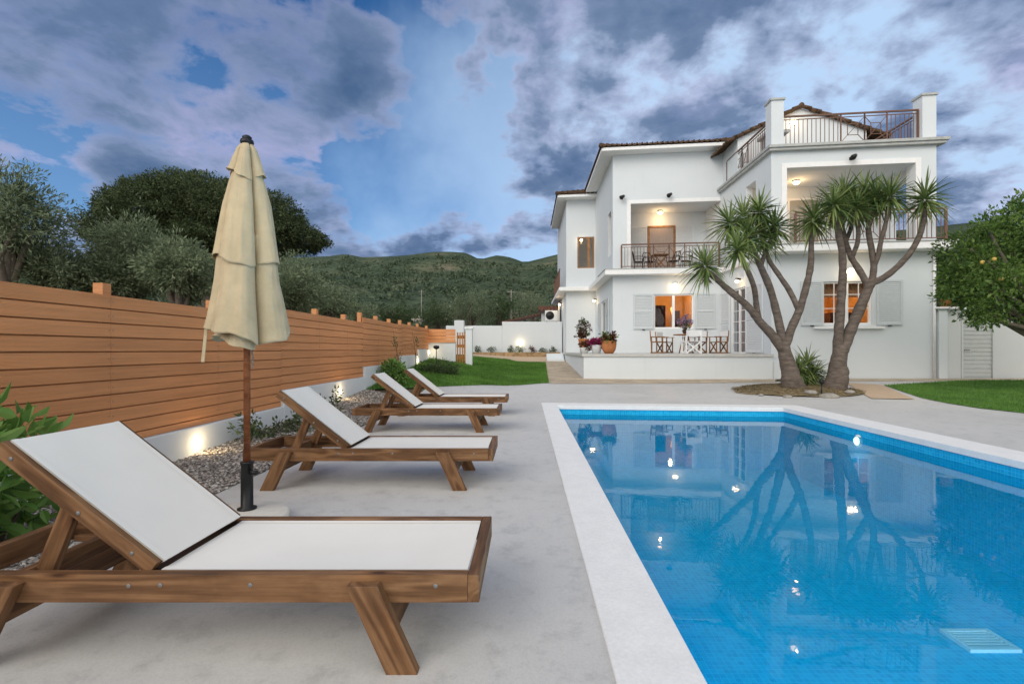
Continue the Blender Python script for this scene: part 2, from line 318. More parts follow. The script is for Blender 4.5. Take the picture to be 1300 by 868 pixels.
def sling(name):
    """white woven sling fabric, fine weave"""
    m, nt, b = nmat(name); L = nt.links.new
    tc = nd(nt, 'ShaderNodeTexCoord'); n = nd(nt, 'ShaderNodeTexNoise', i_Scale=3.0, i_Detail=4.0); L(tc.outputs['Object'], n.inputs['Vector'])
    r = ramp(nt, [(.3, (.83, .805, .75)), (.7, (.88, .855, .80))]); L(n.outputs['Fac'], r.inputs['Fac'])
    w1 = nd(nt, 'ShaderNodeTexWave', bands_direction='X', i_Scale=110.0); w2 = nd(nt, 'ShaderNodeTexWave', bands_direction='Y', i_Scale=110.0)
    L(tc.outputs['Object'], w1.inputs['Vector']); L(tc.outputs['Object'], w2.inputs['Vector'])
    mm = nd(nt, 'ShaderNodeMath', operation='MULTIPLY'); L(w1.outputs['Fac'], mm.inputs[0]); L(w2.outputs['Fac'], mm.inputs[1])
    r2 = ramp(nt, [(0, (.88, .88, .88)), (1, (1, 1, 1))]); L(mm.outputs[0], r2.inputs['Fac'])
    a = nd(nt, 'ShaderNodeMix', data_type='RGBA', blend_type='MULTIPLY'); a.inputs[0].default_value = 1; L(r.outputs[0], a.inputs[6]); L(r2.outputs[0], a.inputs[7])
    L(a.outputs[2], b.inputs['Base Color']); b.inputs['Roughness'].default_value = .75; b.inputs['Specular IOR Level'].default_value = .2
    bp = nd(nt, 'ShaderNodeBump', i_Strength=.2, i_Distance=.001); L(mm.outputs[0], bp.inputs['Height']); L(bp.outputs[0], b.inputs['Normal'])
    return m

M = {}
M['deck'] = concrete('deck_concrete', (.585, .578, .56))
M['coping'] = pbr('white_coping_stone', (.80, .80, .79), .65, .06, 60, .15, 160, big=.05)
M['mosaic'] = mosaic('pool_mosaic', (.003, .40, .70), (.008, .53, .84), (.035, .60, .88), .05)
M['mosaic_wall'] = mosaic('pool_wall_mosaic', (.006, .35, .66), (.014, .47, .78), (.06, .54, .82), .04)
M['plaster'] = plaster('white_plaster', (.67, .71, .735))
M['plaster2'] = plaster('shed_plaster', (.62, .64, .64))
M['trim'] = pbr('white_trim', (.82, .82, .82), .6, .04, 8)
M['slab'] = pbr('grey_slab_edge', (.42, .43, .42), .7, .15, 5)
M['shutter'] = pbr('grey_shutter_paint', (.57, .61, .63), .45, .04, 10)
M['white_shutter'] = pbr('white_shutter_paint', (.68, .71, .73), .45, .04, 10)
M['railing'] = pbr('brown_railing_metal', (.16, .085, .06), .5, .1, 10)
M['lounge_wood'] = wood('stained_pine', (.062, .030, .014), (.148, .074, .034), (.26, .142, .070))
M['chair_wood'] = wood('chair_wood', (.10, .04, .015), (.22, .10, .04), (.32, .16, .07))
M['door_wood'] = wood('door_wood', (.16, .07, .03), (.30, .15, .07), (.40, .22, .11))
M['fence'] = ribbed('brown_fence_board', (.67, .30, .127))
M['post'] = ribbed('brown_fence_post', (.60, .27, .115))
M['gate_wood'] = wood('gate_wood', (.25, .1, .03), (.45, .2, .07), (.55, .28, .1))
M['sling'] = sling('white_sling')
M['bolt'] = pbr('steel_bolt', (.22, .22, .22), .55, .05, 10, metal=.6)
M['black'] = pbr('black_metal', (.012, .012, .013), .4, .1, 10)
M['canvas'] = pbr('beige_canvas', (.55, .455, .30), .85, .10, 9, .3, 140, spec=.1, big=.14)
M['white_cloth'] = pbr('white_cloth', (.8, .8, .8), .85, .05, 10)
M['pole_wood'] = wood('pole_wood', (.14, .045, .02), (.24, .085, .035), (.30, .12, .055))
M['base_stone'] = pbr('cream_base', (.68, .64, .56), .7, .06, 20)
M['earth'] = pbr('dry_earth', (.12, .10, .06), .95, .4, 3, .3, 30)
M['bed'] = pbr('dry_grass_bed', (.22, .17, .10), .95, .5, 14, .8, 40)
M['gravel'] = flag('gravel', (.33, .30, .27), (.05, .045, .04), 34, .6)
M['flag'] = flag('tan_flagstone', (.50, .40, .28), (.38, .33, .26), 2.6, .2)
M['sand'] = pbr('tan_paving', (.52, .39, .27), .85, .08, 5, .15, 60)
M['lawn'] = pbr('lawn_soil', (.09, .19, .04), .95, .3, 5, .5, 60)
M['grass'] = leafmat('grass_blade', (.085, .20, .03), (.20, .38, .075), .6, .3)
M['tile'] = pbr('clay_roof_tile', (.085, .05, .028), .9, .8, 9, .3, 30)
M['dark_tile'] = pbr('brown_roof_tile', (.16, .075, .05), .85, .35, 7)
M['glass'] = glass('window_glass')
M['orange_wall'] = pbr('orange_interior_paint', (.62, .37, .16), .8, .1, 3)
M['curtain'] = pbr('brown_lace_curtain', (.40, .20, .10), .9, .25, 18)
M['dark_room'] = pbr('dark_furniture', (.06, .03, .03), .6, .2, 5)
M['bulb'] = emis('warm_lamp_glass', (1.0, .72, .38), 9.0)
M['cool_bulb'] = emis('garden_lamp_glass', (1.0, .86, .62), 12.0)
M['shade'] = emis('lit_lampshade', (1.0, .45, .12), 2.2)
M['terracotta'] = pbr('terracotta', (.42, .16, .06), .8, .15, 8)
M['white_pot'] = pbr('white_pot', (.72, .74, .74), .6, .06, 8)
M['yucca'] = leafmat('yucca_leaf', (.08, .15, .04), (.40, .47, .18), .42, .3)
M['yucca_dry'] = leafmat('dry_yucca_leaf', (.12, .09, .04), (.24, .18, .09), .7, .15)
M['olive'] = leafmat('olive_leaf', (.135, .18, .105), (.37, .43, .26), .6, .3)
M['pine'] = leafmat('pine_needle', (.035, .055, .024), (.16, .20, .09), .7, .2)
M['dark_leaf'] = leafmat('dark_leaf', (.05, .085, .035), (.16, .22, .09), .5, .25)
M['citrus'] = leafmat('citrus_leaf', (.055, .125, .028), (.23, .34, .08), .4, .35)
M['laurel'] = leafmat('laurel_leaf', (.13, .28, .06), (.36, .54, .16), .5, .45)
M['pink'] = leafmat('pink_petal', (.30, .015, .10), (.65, .06, .25), .6, .3)
M['lilac'] = leafmat('lilac_petal', (.22, .12, .25), (.5, .36, .52), .6, .3)
M['red_leaf'] = leafmat('red_leaf', (.07, .02, .015), (.20, .08, .04), .5, .2)
M['bark'] = pbr('yucca_bark', (.120, .095, .078), .9, .45, 5, 1.0, 22, stretch=(1, 1, 3))
M['bark2'] = pbr('grey_bark', (.12, .10, .08), .95, .3, 6, .6, 25)
M['fruit'] = pbr('orange_fruit', (.52, .36, .09), .5, .15, 10)
M['stone'] = pbr('pale_stone', (.30, .28, .25), .9, .25, 9, .4, 20)
M['planter'] = flag('planter_stone', (.36, .24, .12), (.25, .18, .1), 5, .3)
M['ac'] = pbr('white_enamel', (.70, .71, .70), .45, .04, 6)
M['village'] = pbr('pale_render', (.55, .48, .42), .85, .1, 3)

# ------------------------------------------------------------------ terrain, deck, pool
PX0, PX1, PB0, PB1 = .62, 5.25, .45, 10.4      # basin
CX0, CX1, CB0, CB1 = .32, 5.75, .05, 10.9      # outer edge of the coping
SK = .093
def skew(X, b):
    return b - SK * (clamp(X, 0, 6.5) - .62) * (1 - sst(abs(b - 10.6), .6, 4.2))
def sheet(name, xs, bs, zoff, mat, hole=None, kind='structure', keep=None, sk=True):
    mb = MB(); idx = {}
    for i, x in enumerate(xs):
        for j, b in enumerate(bs):
            y = skew(x, b) if sk else b
            idx[i, j] = len(mb.v); mb.v.append((x, y, gz(x, y) + zoff))
    for i in range(len(xs) - 1):
        for j in range(len(bs) - 1):
            cx, cb = (xs[i] + xs[i + 1]) / 2, (bs[j] + bs[j + 1]) / 2
            if hole and hole[0] < cx < hole[1] and hole[2] < cb < hole[3]: continue
            if keep and not keep(cx, cb): continue
            mb.f.append((idx[i, j], idx[i + 1, j], idx[i + 1, j + 1], idx[i, j + 1])); mb.m.append(0); mb.sm.append(True)
    o = mk(name, mb, mat, fix=False); return tag(o, kind=kind)
def lin(*segs):
    out = []
    for a, b, s in segs:
        n = max(1, int(round((b - a) / s)))
        out += [a + (b - a) * k / n for k in range(n)]
    out.append(segs[-1][1]); return out
gx = lin((-420, -60, 30), (-60, -14, 4), (-14, -2.58, .6), (-2.58, CX0, .5), (CX0, CX1, .45), (CX1, 20, .6), (20, 80, 5), (80, 500, 40))
gy = lin((-60, -6, 6), (-6, CB0, 1), (CB0, CB1, .45), (CB1, 34, .6), (34, 80, 4), (80, 400, 20))
ground = sheet('ground', gx, gy, -.03, M['earth'], (CX0, CX1, CB0, CB1))
dx = lin((-2.58, CX0, .5), (CX0, CX1, .45), (CX1, 15, .6))
dy = lin((-5, CB0, 1), (CB0, CB1, .45), (CB1, 15.6, .5))
deck = sheet('pool_deck', dx, dy, .004, M['deck'], (CX0, CX1, CB0, CB1))

def patch(name, pts, zoff, mat, kind='structure', cuts=5, zf=None):
    bm = bmesh.new()
    vs = [bm.verts.new((p[0], p[1], 0)) for p in pts]; f = bm.faces.new(vs)
    bmesh.ops.triangulate(bm, faces=[f])
    for k in range(cuts):
        es = [e for e in bm.edges if e.calc_length() > .7]
        if not es: break
        bmesh.ops.subdivide_edges(bm, edges=es, cuts=1); bmesh.ops.triangulate(bm, faces=bm.faces[:])
    for v in bm.verts: v.co.z = (zf(v.co.x, v.co.y) if zf else gz(v.co.x, v.co.y)) + zoff
    bmesh.ops.recalc_face_normals(bm, faces=bm.faces)
    if sum(f.normal.z for f in bm.faces) < 0: bmesh.ops.reverse_faces(bm, faces=bm.faces)
    me = bpy.data.meshes.new(name); bm.to_mesh(me); bm.free(); me.materials.append(mat)
    o = bpy.data.objects.new(name, me); col.objects.link(o); return tag(o, kind=kind)
def inpoly(x, y, P):
    c = False; j = len(P) - 1
    for i in range(len(P)):
        if (P[i][1] > y) != (P[j][1] > y) and x < (P[j][0] - P[i][0]) * (y - P[i][1]) / (P[j][1] - P[i][1]) + P[i][0]: c = not c
        j = i
    return c
gravel_poly = [(-3.8, -2.5), (-2.58, -2.5), (-2.58, 6.5), (-2.6, 9.0), (-2.75, 10.9), (-3.8, 11.4)]
patch('gravel_bed', gravel_poly, .006, M['gravel'])
lawn_poly = [(-3.78, 11.4), hit(507, 493.5), hit(560, 491), hit(620, 489), hit(697, 486), (.80, 19.5), (.93, 24.3), (-.4, 24.4), (-1.0, 25.6), (-3.2, 25.0), (-3.78, 19)]
patch('left_lawn', lawn_poly, .012, M['lawn'])
a1, a2, a3 = hit(1122, 489.5), hit(1170, 505.5), hit(1245, 519)
lawn2_poly = [a1, a2, a3, hit(1300, 525), (9.2, 7.2), (11, 6.5), (18, 6.5), (18, 15.2), (13.5, 15.15)]
patch('right_lawn', lawn2_poly, .014, M['lawn'])
path_poly = [hit(697, 487.2), hit(740, 487.4), hit(850, 487), hit(985, 485.5), (8.4, 16.62), (8.4, 18.0), (2.06, 18), (2.06, 26.8), (1.0, 26.8), (.93, 24.3), (.80, 19.5)]
patch('stone_path', path_poly, .010, M['flag'])
p2 = [(8.42, 16.58), (8.42, 15.85), (10.0, 15.4), (13.5, 15.17), (18, 15.22), (18, 15.9), (13.5, 15.98)]
patch('house_footpath', p2, .010, M['flag'])
patch('garden_path', [hit(1073, 486.3), hit(1120, 489.5), hit(1161, 507.5), hit(1106, 506.5)], .022, M['sand'])
patch('back_path', [(.93, 24.3), (1.0, 26.8), (2.06, 26.8), (2.2, 29.4), (-3.0, 29.4), (-3.3, 25.05), (-1.0, 25.6), (-.4, 24.4)], .008, M['sand'])

# ---- pool
pool = thing('swimming_pool', (2.9, 5.4, 0), 'rectangular pool lined with blue mosaic, wide white stone rim', 'pool')
def sky_(x, b): return (x, skew(x, b))
def ringstrip(mb, x0, x1, b0, b1, z0, z1):
    n = 12
    xs = [x0 + (x1 - x0) * k / n for k in range(n + 1)] if x1 - x0 > 1 else [x0, x1]
    bs = [b0 + (b1 - b0) * k / n for k in range(n + 1)] if b1 - b0 > 1 else [b0, b1]
    for i in range(len(xs) - 1):
        for j in range(len(bs) - 1):
            def Mf(x, y, z): return (x, skew(x, y), z)
            mb.box(xs[i], xs[i + 1], bs[j], bs[j + 1], z0, z1, Mf)
zt = .022
def cop(x0, x1, b0, b1):
    mb = MB(); nx = 14 if x1 - x0 > 2 else 1; nb = 24 if b1 - b0 > 2 else 1
    P = {}
    def add(pt): mb.v.append(pt); return len(mb.v) - 1
    for k, z in ((0, -.06), (1, zt)):
        for i in range(nx + 1):
            for j in range(nb + 1):
                x = x0 + (x1 - x0) * i / nx; b = b0 + (b1 - b0) * j / nb; P[k, i, j] = add((x, skew(x, b), z))
    for i in range(nx):
        for j in range(nb):
            for k in (0, 1): mb.f.append((P[k, i, j], P[k, i + 1, j], P[k, i + 1, j + 1], P[k, i, j + 1]))
    for i in range(nx):
        for j in (0, nb): mb.f.append((P[0, i, j], P[0, i + 1, j], P[1, i + 1, j], P[1, i, j]))
    for j in range(nb):
        for i in (0, nx): mb.f.append((P[0, i, j], P[0, i, j + 1], P[1, i, j + 1], P[1, i, j]))
    mb.m = [0] * len(mb.f); mb.sm = [False] * len(mb.f)
    return mb
for q in ((CX0, PX0 + .02, CB0, CB1), (PX1 - .02, CX1, CB0, CB1), (PX0 + .02, PX1 - .02, PB1 - .02, CB1), (PX0 + .02, PX1 - .02, CB0, PB0 + .02)):
    mk('coping', cop(*q), M['coping'], pool, bevel=.006)
ZW, ZF = -.165, -1.25
mb = MB(); n = 14
xs = [PX0 + (PX1 - PX0) * k / n for k in range(n + 1)]
ring = [(x, skew(x, PB1)) for x in xs] + [(PX1, y) for y in [skew(PX1, PB1 - (PB1 - PB0) * k / 20) for k in range(1, 21)]] + [(x, PB0) for x in xs[::-1][1:]] + [(PX0, skew(PX0, PB0 + (PB1 - PB0) * k / 20)) for k in range(1, 20)]
nr = len(ring)
mb.add([(x, y, 0) for x, y in ring] + [(x, y, ZF) for x, y in ring], [(k, (k + 1) % nr, nr + (k + 1) % nr, nr + k) for k in range(nr)])
mk('basin_wall', mb, M['mosaic_wall'], pool)
mb = MB(); mb.add([(x, y, ZF) for x, y in ring], [tuple(range(nr))]); mk('basin_floor', mb, M['mosaic'], pool)
# drain grate on the floor
def waterpt(u, v, z):
    """point at depth z under the surface seen at a photo pixel (water is built without bending the ray)"""
    Y = F * (CAM_H - z) / (v - CV); return ((u - CU) * Y / F, Y)
q = [waterpt(1216, 787, ZF + .03), waterpt(1262, 787, ZF + .03), waterpt(1290, 822, ZF + .03), waterpt(1232, 824, ZF + .03)]
gx0 = min(p[0] for p in q); gx1 = gx0 + .42; gy0 = min(p[1] for p in q); gy1 = gy0 + .30
mb = MB(); fr = .035
for a in ((gx0, gx1, gy0, gy0 + fr), (gx0, gx1, gy1 - fr, gy1), (gx0, gx0 + fr, gy0 + fr, gy1 - fr), (gx1 - fr, gx1, gy0 + fr, gy1 - fr)): mb.box(*a, ZF + .002, ZF + .03)
for k in range(6):
    y = gy0 + fr + (gy1 - gy0 - 2 * fr) * (k + .5) / 6; mb.box(gx0 + fr, gx1 - fr, y - .009, y + .009, ZF + .004, ZF + .024)
mk('drain_grate', mb, M['coping'], pool)
# lit fitting on the right wall at the waterline
yl = 7.73; ZL = -.24
mb = MB(); mb.cur = 0; mb.lathe([(.10, 0), (.10, .012), (.08, .03), (.0, .03)], (PX1 - .002, yl, ZL), 24, Matrix.Rotation(R(-90), 4, 'Y').to_3x3())
pl = mk('pool_light', mb, M['coping'], pool)
mb = MB(); mb.lathe([(.066, .03), (.055, .045), (.0, .05)], (PX1 - .002, yl, ZL), 20, Matrix.Rotation(R(-90), 4, 'Y').to_3x3())
mk('lens', mb, emis('pool_lens', (1, .96, .85), 3.5), pl)
# water
m, nt, b = nmat('pool_water'); nt.nodes.remove(b); L = nt.links.new
fz = nd(nt, 'ShaderNodeFresnel', i_IOR=1.26); tr = nd(nt, 'ShaderNodeBsdfTransparent'); tr.inputs[0].default_value = (.62, .95, .995, 1)
gl = nd(nt, 'ShaderNodeBsdfGlossy'); gl.inputs['Roughness'].default_value = .012
tc = nd(nt, 'ShaderNodeTexCoord'); nn = nd(nt, 'ShaderNodeTexNoise', i_Scale=5.0, i_Detail=3.0); L(tc.outputs['Object'], nn.inputs['Vector'])
bp = nd(nt, 'ShaderNodeBump', i_Strength=.03, i_Distance=.02); L(nn.outputs['Fac'], bp.inputs['Height']); L(bp.outputs[0], gl.inputs['Normal']); L(bp.outputs[0], fz.inputs['Normal'])
s = nd(nt, 'ShaderNodeMixShader'); df = nd(nt, 'ShaderNodeBsdfDiffuse'); df.inputs[0].default_value = (.001, .40, .68, 1); s0 = nd(nt, 'ShaderNodeMixShader'); s0.inputs[0].default_value = .30; L(tr.outputs[0], s0.inputs[1]); L(df.outputs[0], s0.inputs[2])
L(fz.outputs[0], s.inputs[0]); L(s0.outputs[0], s.inputs[1]); L(gl.outputs[0], s.inputs[2]); L(s.outputs[0], nt.nodes['Material Output'].inputs['Surface'])
M['water'] = m
mb = MB(); mb.add([(x, y, ZW) for x, y in ring], [tuple(range(nr))[::-1]]); mb.sm = [False]
water = tag(mk('water', mb, m, fix=False), kind='structure')
if water.data.polygons[0].normal.z < 0: water.data.flip_normals()

# ------------------------------------------------------------------ lights helper
def plight(name, loc, power, colr=(1, .72, .42), rad=.05, parent=None):
    l = bpy.data.lights.new(name, 'POINT'); l.energy = power; l.color = colr; l.shadow_soft_size = rad
    o = bpy.data.objects.new(name, l); col.objects.link(o)
    if parent is not None: o.parent = parent; o.location = Vector(loc) - worldloc(parent)
    else: o.location = loc
    return o
# lamp at the lit fitting; three unseen fill lamps added to brighten the water
plight('pool_lamp_and_fill', (PX1 - .2, 7.73, -.5), 1.5, (.86, .96, 1.0), .12, pool)
for x_ in (1.4, 2.9, 4.4): plight('pool_lamp_and_fill', (x_, .75, -.55), 100, (.86, .96, 1.0), .15, pool)
# ------------------------------------------------------------------ the villa
villa = thing('villa', (8.0, 20.0, .2), 'white two storey villa with tiled roofs, balconies and a roof terrace', 'house')
DL, DW = 4.35, 9.9          # depths of the left block's and the wing's facades
XL, XR, XW = 3.78, 13.44, 2.19
ZS0, ZS1, ZT0, ZT1, ZE = 4.44, 4.67, 7.92, 8.08, 9.80
ZTER = 1.06
def front(d): return lambda a, e, z: H(a, d + e, z)
def left(X): return lambda a, e, z: (X + e, a, z)
def wall(mb, Mf, a0, a1, z0, z1, e0, e1, ops=()):
    A = sorted({a0, a1, *[o[0] for o in ops], *[o[1] for o in ops]}); Z = sorted({z0, z1, *[o[2] for o in ops], *[o[3] for o in ops]})
    for i in range(len(A) - 1):
        j = 0
        while j < len(Z) - 1:
            ca = (A[i] + A[i + 1]) / 2
            def openat(jj):
                cz = (Z[jj] + Z[jj + 1]) / 2
                return any(o[0] < ca < o[1] and o[2] < cz < o[3] for o in ops)
            if openat(j): j += 1; continue
            k = j
            while k < len(Z) - 1 and not openat(k): k += 1
            mb.box(A[i], A[i + 1], e0, e1, Z[j], Z[k], Mf); j = k
def part(name, mb, mat, parent=None, bevel=0): return mk(name, mb, mat, parent or villa, bevel=bevel)

# openings measured off the facade
wR = (Xh(1045, 0), Xh(1107.5, 0), Zh(412, 10.7, 0), Zh(357, 10.7, 0))                 # ground window, right block
wL = (Xh(830.3, DL), Xh(881, DL), Zh(417, 6.2, DL), Zh(373.3, 6.2, DL))               # ground window, left block
oR = (Xh(998.5, 0), Xh(1162, 0), ZS1, 7.36)                                           # loggia, right block
oL = (Xh(800.5, DL), HX, ZS1, Zh(257.5, 6, DL))                                       # loggia, left block
dS = (18.56, 19.90, ZTER, 3.62)                                                       # french door in the side wall
wS = (23.2, 24.9, 2.05, 3.62)                                                         # shuttered window in the left side wall
oS = (21.95, 22.75, 5.5, 7.45)                                                        # side opening of the left loggia
wW = (Xh(733, DW), 3.74, Zh(340.5, 2.9, DW), Zh(301, 2.9, DW))                        # upper window of the wing
T = .25
Yc = Hy(HX, DL)
# ground floor
mb = MB()
wall(mb, front(0), HX, XR, -.3, ZS0, 0, T, [wR])
wall(mb, left(HX), Hy(HX, T), Yc + 4, -.3, ZS0, 0, T, [dS])
mb.box(XR - T, XR, T, 9, -.3, ZS0, H)
part('ground_floor_wall', mb, M['plaster'])
mb = MB()
wall(mb, front(DL), XL, HX, -.3, ZS0, 0, T, [wL])
wall(mb, left(XL), Hy(XL, DL + T), Hy(XL, DW), -.3, ZS0, 0, T, [wS])
part('ground_floor_wall', mb, M['plaster'])
mb = MB()
mb.box(XW, XL + T, DW, DW + T, -.3, ZS0, H); mb.box(XW, XW + T, DW + T, DW + 7.5, -.3, ZS0, H)
mb.box(XW, XR, DW + 7.5, DW + 7.75, -.3, ZE - .3, H)
part('ground_floor_wall', mb, M['plaster'])
# first floor slabs, one continuous ledge round the house
mb = MB()
mb.box(HX - .15, XR + .22, -.52, 9.0, ZS0, ZS1, H)
mb.box(XL - .40, HX - .15, DL - .45, DW + 3, ZS0, ZS1, H)
mb.box(XW - .42, XL - .40, DW - .45, DW + 8, ZS0, ZS1 - .02, H)
part('balcony_slab', mb, M['trim'], bevel=.02)
mb = MB()   # thin drip edge of grey stone
mb.box(HX - .17, XR + .24, -.545, 1.0, ZS1 + .001, ZS1 + .03, H); part('balcony_paving', mb, M['slab']); mb = MB(); mb.box(XL - .42, HX - .17, DL - .47, DL + 1.7, ZS1 + .001, ZS1 + .03, H)
part('balcony_paving', mb, M['slab'])
# upper storey
mb = MB()
wall(mb, front(0), HX, XR, ZS1, ZT0, 0, .38, [oR])
sideop = (17.75, 18.55, 5.7, 7.36)
wall(mb, left(HX), Hy(HX, .38), Yc + 2, ZS1 + .03, ZT0, 0, T, [sideop])
rgt = [(Hy(XR, .95), Hy(XR, 1.75), 5.0, 7.05)]
def right(X): return lambda a, e, z: (X - T + e, a, z)
wall(mb, right(XR), Hy(XR, .38), Hy(XR, 9), ZS1, ZT0, 0, T, rgt)
mb.box(HX + T, XR - T, 2.35, 2.6, ZS1 + .03, ZT0, H)                                   # back of the loggia
mb.box(HX + T, XR - T, .38, 2.35, 7.42, ZT0, H)                                        # its ceiling
part('upper_wall', mb, M['plaster'])
mb = MB()
wall(mb, front(DL), XL, HX, ZS1, ZE, 0, .3, [oL])
wall(mb, left(XL), Hy(XL, DL + .3), Hy(XL, DW), ZS1, ZE, 0, T, [oS])
mb.box(XL + T, HX, DL + 1.75, DL + 2.0, ZS1 + .03, ZE, H)
mb.box(XL + T, HX, DL + .3, DL + 1.75, 7.62, 7.8, H)
mb.box(HX, HX + .2, DL, DW, ZT1, ZE, H)
part('upper_wall', mb, M['plaster'])
mb = MB()
wall(mb, front(DW), XW, XL + T, ZS1, 9.62, 0, T, [wW])
mb.box(XW, XW + T, DW + T, DW + 7.5, ZS1, 9.62, H)
part('upper_wall', mb, M['plaster'])
# raised plaster bands round the two loggia openings
def band(x0, x1, z0, z1, d):
    mb = MB(); w = .16; e = .03
    mb.box(x0 - w, x0, d - e, d, z0, z1 + w, H); mb.box(x0, x1, d - e, d, z1, z1 + w, H)
    if x1 < HX - .05 or x1 > HX + .5: mb.box(x1, x1 + w, d - e, d, z0, z1 + w, H)
    part('opening_surround', mb, M['trim'])
band(oR[0], oR[1], ZS1 + .03, oR[3], -.001); band(oL[0], oL[1] - .01, ZS1 + .03, oL[3], DL - .001)
# roof terrace slab with moulded edge
mb = MB()
mb.box(HX - .12, XR + .2, -.16, 9, ZT0, ZT0 + .09, H); mb.box(HX - .16, XR + .26, -.21, 9, ZT0 + .09, ZT1 + .03, H)
part('roof_terrace_slab', mb, M['slab'], bevel=.012)
mb = MB(); w = .40
mb.box(HX, HX + w, 0, w, ZT1 + .03, 9.68, H)
p = part('parapet_pillar', mb, M['plaster'])
mb = MB(); mb.box(HX - .04, HX + w + .04, -.04, w + .04, 9.68, 9.75, H); part('cap', mb, M['slab'], p)
mb = MB(); mb.box(XR - w - .02, XR, 0, w, ZT1 + .03, 9.56, H)
p = part('parapet_pillar', mb, M['plaster'])
mb = MB(); mb.box(XR - w - .06, XR + .04, -.04, w + .04, 9.56, 9.63, H); part('cap', mb, M['slab'], p)

# terrace in the corner of the house
mb = MB()
mb.box(2.0, HX - .02, -.15, DL + .3, -.2, ZTER - .1, H); 
mb.box(2.0, XL - .01, DL + .3, DW - .01, -.2, ZTER - .1, H)
ter = part('terrace', mb, M['plaster'])
mb = MB(); mb.box(1.94, HX - .01, -.2, DL - .01, ZTER - .1, ZTER, H); mb.box(1.94, XL - .012, DL - .01, DW - .012, ZTER - .1, ZTER, H)
part('terrace_paving', mb, pbr('terrace_stone', (.50, .50, .48), .7, .1, 6), ter, bevel=.01)
mb = MB(); mb.box(HX + .02, HX + .42, -.09, -.005, .1, .78, H); part('wall_step', mb, M['plaster'])
# steps at the end of the side path
mb = MB()
for k in range(3): mb.box(1.05 + .0, 1.93, DW - 2.2 + k * .45, DW - 1.75 + k * .45, .3, .72 + k * .14, H)
part('side_steps', mb, M['plaster'])

# windows, doors and shutters
def frame(mb, Mf, a0, a1, z0, z1, e0, e1, w, mull=()):
    mb.box(a0, a0 + w, e0, e1, z0, z1, Mf); mb.box(a1 - w, a1, e0, e1, z0, z1, Mf)
    mb.box(a0 + w, a1 - w, e0, e1, z0, z0 + w, Mf); mb.box(a0 + w, a1 - w, e0, e1, z1 - w, z1, Mf)
    for m in mull: mb.box(m - w * .9, m + w * .9, e0 - .005, e1 - .003, z0 + w, z1 - w, Mf)
def window(Mf, op, e, mat, name='window', w=.06, mull=(), bars=(), parent=None):
    a0, a1, z0, z1 = op
    mb = MB(); frame(mb, Mf, a0 + .003, a1 - .003, z0 + .003, z1 - .003, e, e + .07, w, mull)
    f = part(name, mb, mat)
    g = MB(); g.box(a0 + w, a1 - w, e + .03, e + .038, z0 + w, z1 - w, Mf); part('pane', g, M['glass'], f)
    if bars:
        g = MB()
        for k, b_ in enumerate(bars):
            if b_[0] == 'z': g.box(a0 + w + .001, a1 - w - .001, e + .012, e + .028, b_[1] - .012, b_[1] + .012, Mf)
            else: g.box(b_[1] - .012, b_[1] + .012, e + .010, e + .026, z0 + w + .001, z1 - w - .001, Mf)
        part('glazing_bar', g, M['trim'], f)
    return f
def shutter(Mf, a0, a1, z0, z1, e, mat, w=.07, mids=(.5,), label=None):
    mb = MB(); t = .045
    frame(mb, Mf, a0, a1, z0, z1, e - t, e, w)
    for q in mids: mb.box(a0 + w, a1 - w, e - t, e, z0 + (z1 - z0) * q - w / 2, z0 + (z1 - z0) * q + w / 2, Mf)
    n = int((z1 - z0 - 2 * w) / .065)
    for k in range(n):
        z = z0 + w + (z1 - z0 - 2 * w) * (k + .5) / n
        if any(abs(z - (z0 + (z1 - z0) * q)) < w * .8 for q in mids): continue
        vs = [(a, e_, z_) for a in (a0 + w, a1 - w) for e_, z_ in ((e - t + .008, z - .028), (e - t + .013, z - .034), (e - .010, z + .034), (e - .016, z + .028))]
        mb.add([Mf(*p) for p in vs], [(0, 1, 2, 3), (7, 6, 5, 4), (0, 4, 5, 1), (1, 5, 6, 2), (2, 6, 7, 3), (3, 7, 4, 0)], False)
    mb.box(a0 + w, a1 - w, e - .006, e - .001, z0 + w, z1 - w, Mf)
    sh = part('shutter', mb, mat); g = MB(); am_ = (a0 + a1) / 2
    g.box(am_ - .05, am_ + .05, e - t - .012, e - t + .03, z0 - .035, z0 - .004, Mf); part('hold_back', g, M['black'], sh)
    return sh
# right block ground window
mid = (wR[0] + wR[1]) / 2
q1, q2 = (wR[0] + mid) / 2, (wR[1] + mid) / 2
zb = wR[2] + (wR[3] - wR[2]) * .38; zb2 = wR[2] + (wR[3] - wR[2]) * .70
f = window(front(0), wR, .06, M['trim'], mull=(mid,), bars=(('x', q1), ('x', q2), ('z', zb), ('z', zb2)))
mb = MB(); mb.box(wR[0] - .32, wR[1] + .32, -.12, -.002, wR[2] - .14, wR[2] - .07, H); part('sill', mb, M['trim'], f)
shutter(front(-.003), Xh(1016, 0), Xh(1045, 0) - .02, wR[2] - .02, wR[3] + .02, -.01, M['shutter'], mids=())
shutter(front(-.003), Xh(1112, 0), Xh(1145, 0), wR[2] - .02, wR[3] + .02, -.01, M['shutter'], mids=())
# left block ground window
mid = (wL[0] + wL[1]) / 2
window(front(DL), wL, .06, M['trim'], mull=(mid,))
shutter(front(DL - .003), Xh(804, DL), wL[0] - .03, wL[2] - .02, wL[3] + .02, -.01, M['shutter'])
shutter(front(DL - .003), wL[1] + .05, Xh(908, DL), wL[2] - .02, wL[3] + .02, -.01, M['shutter'])
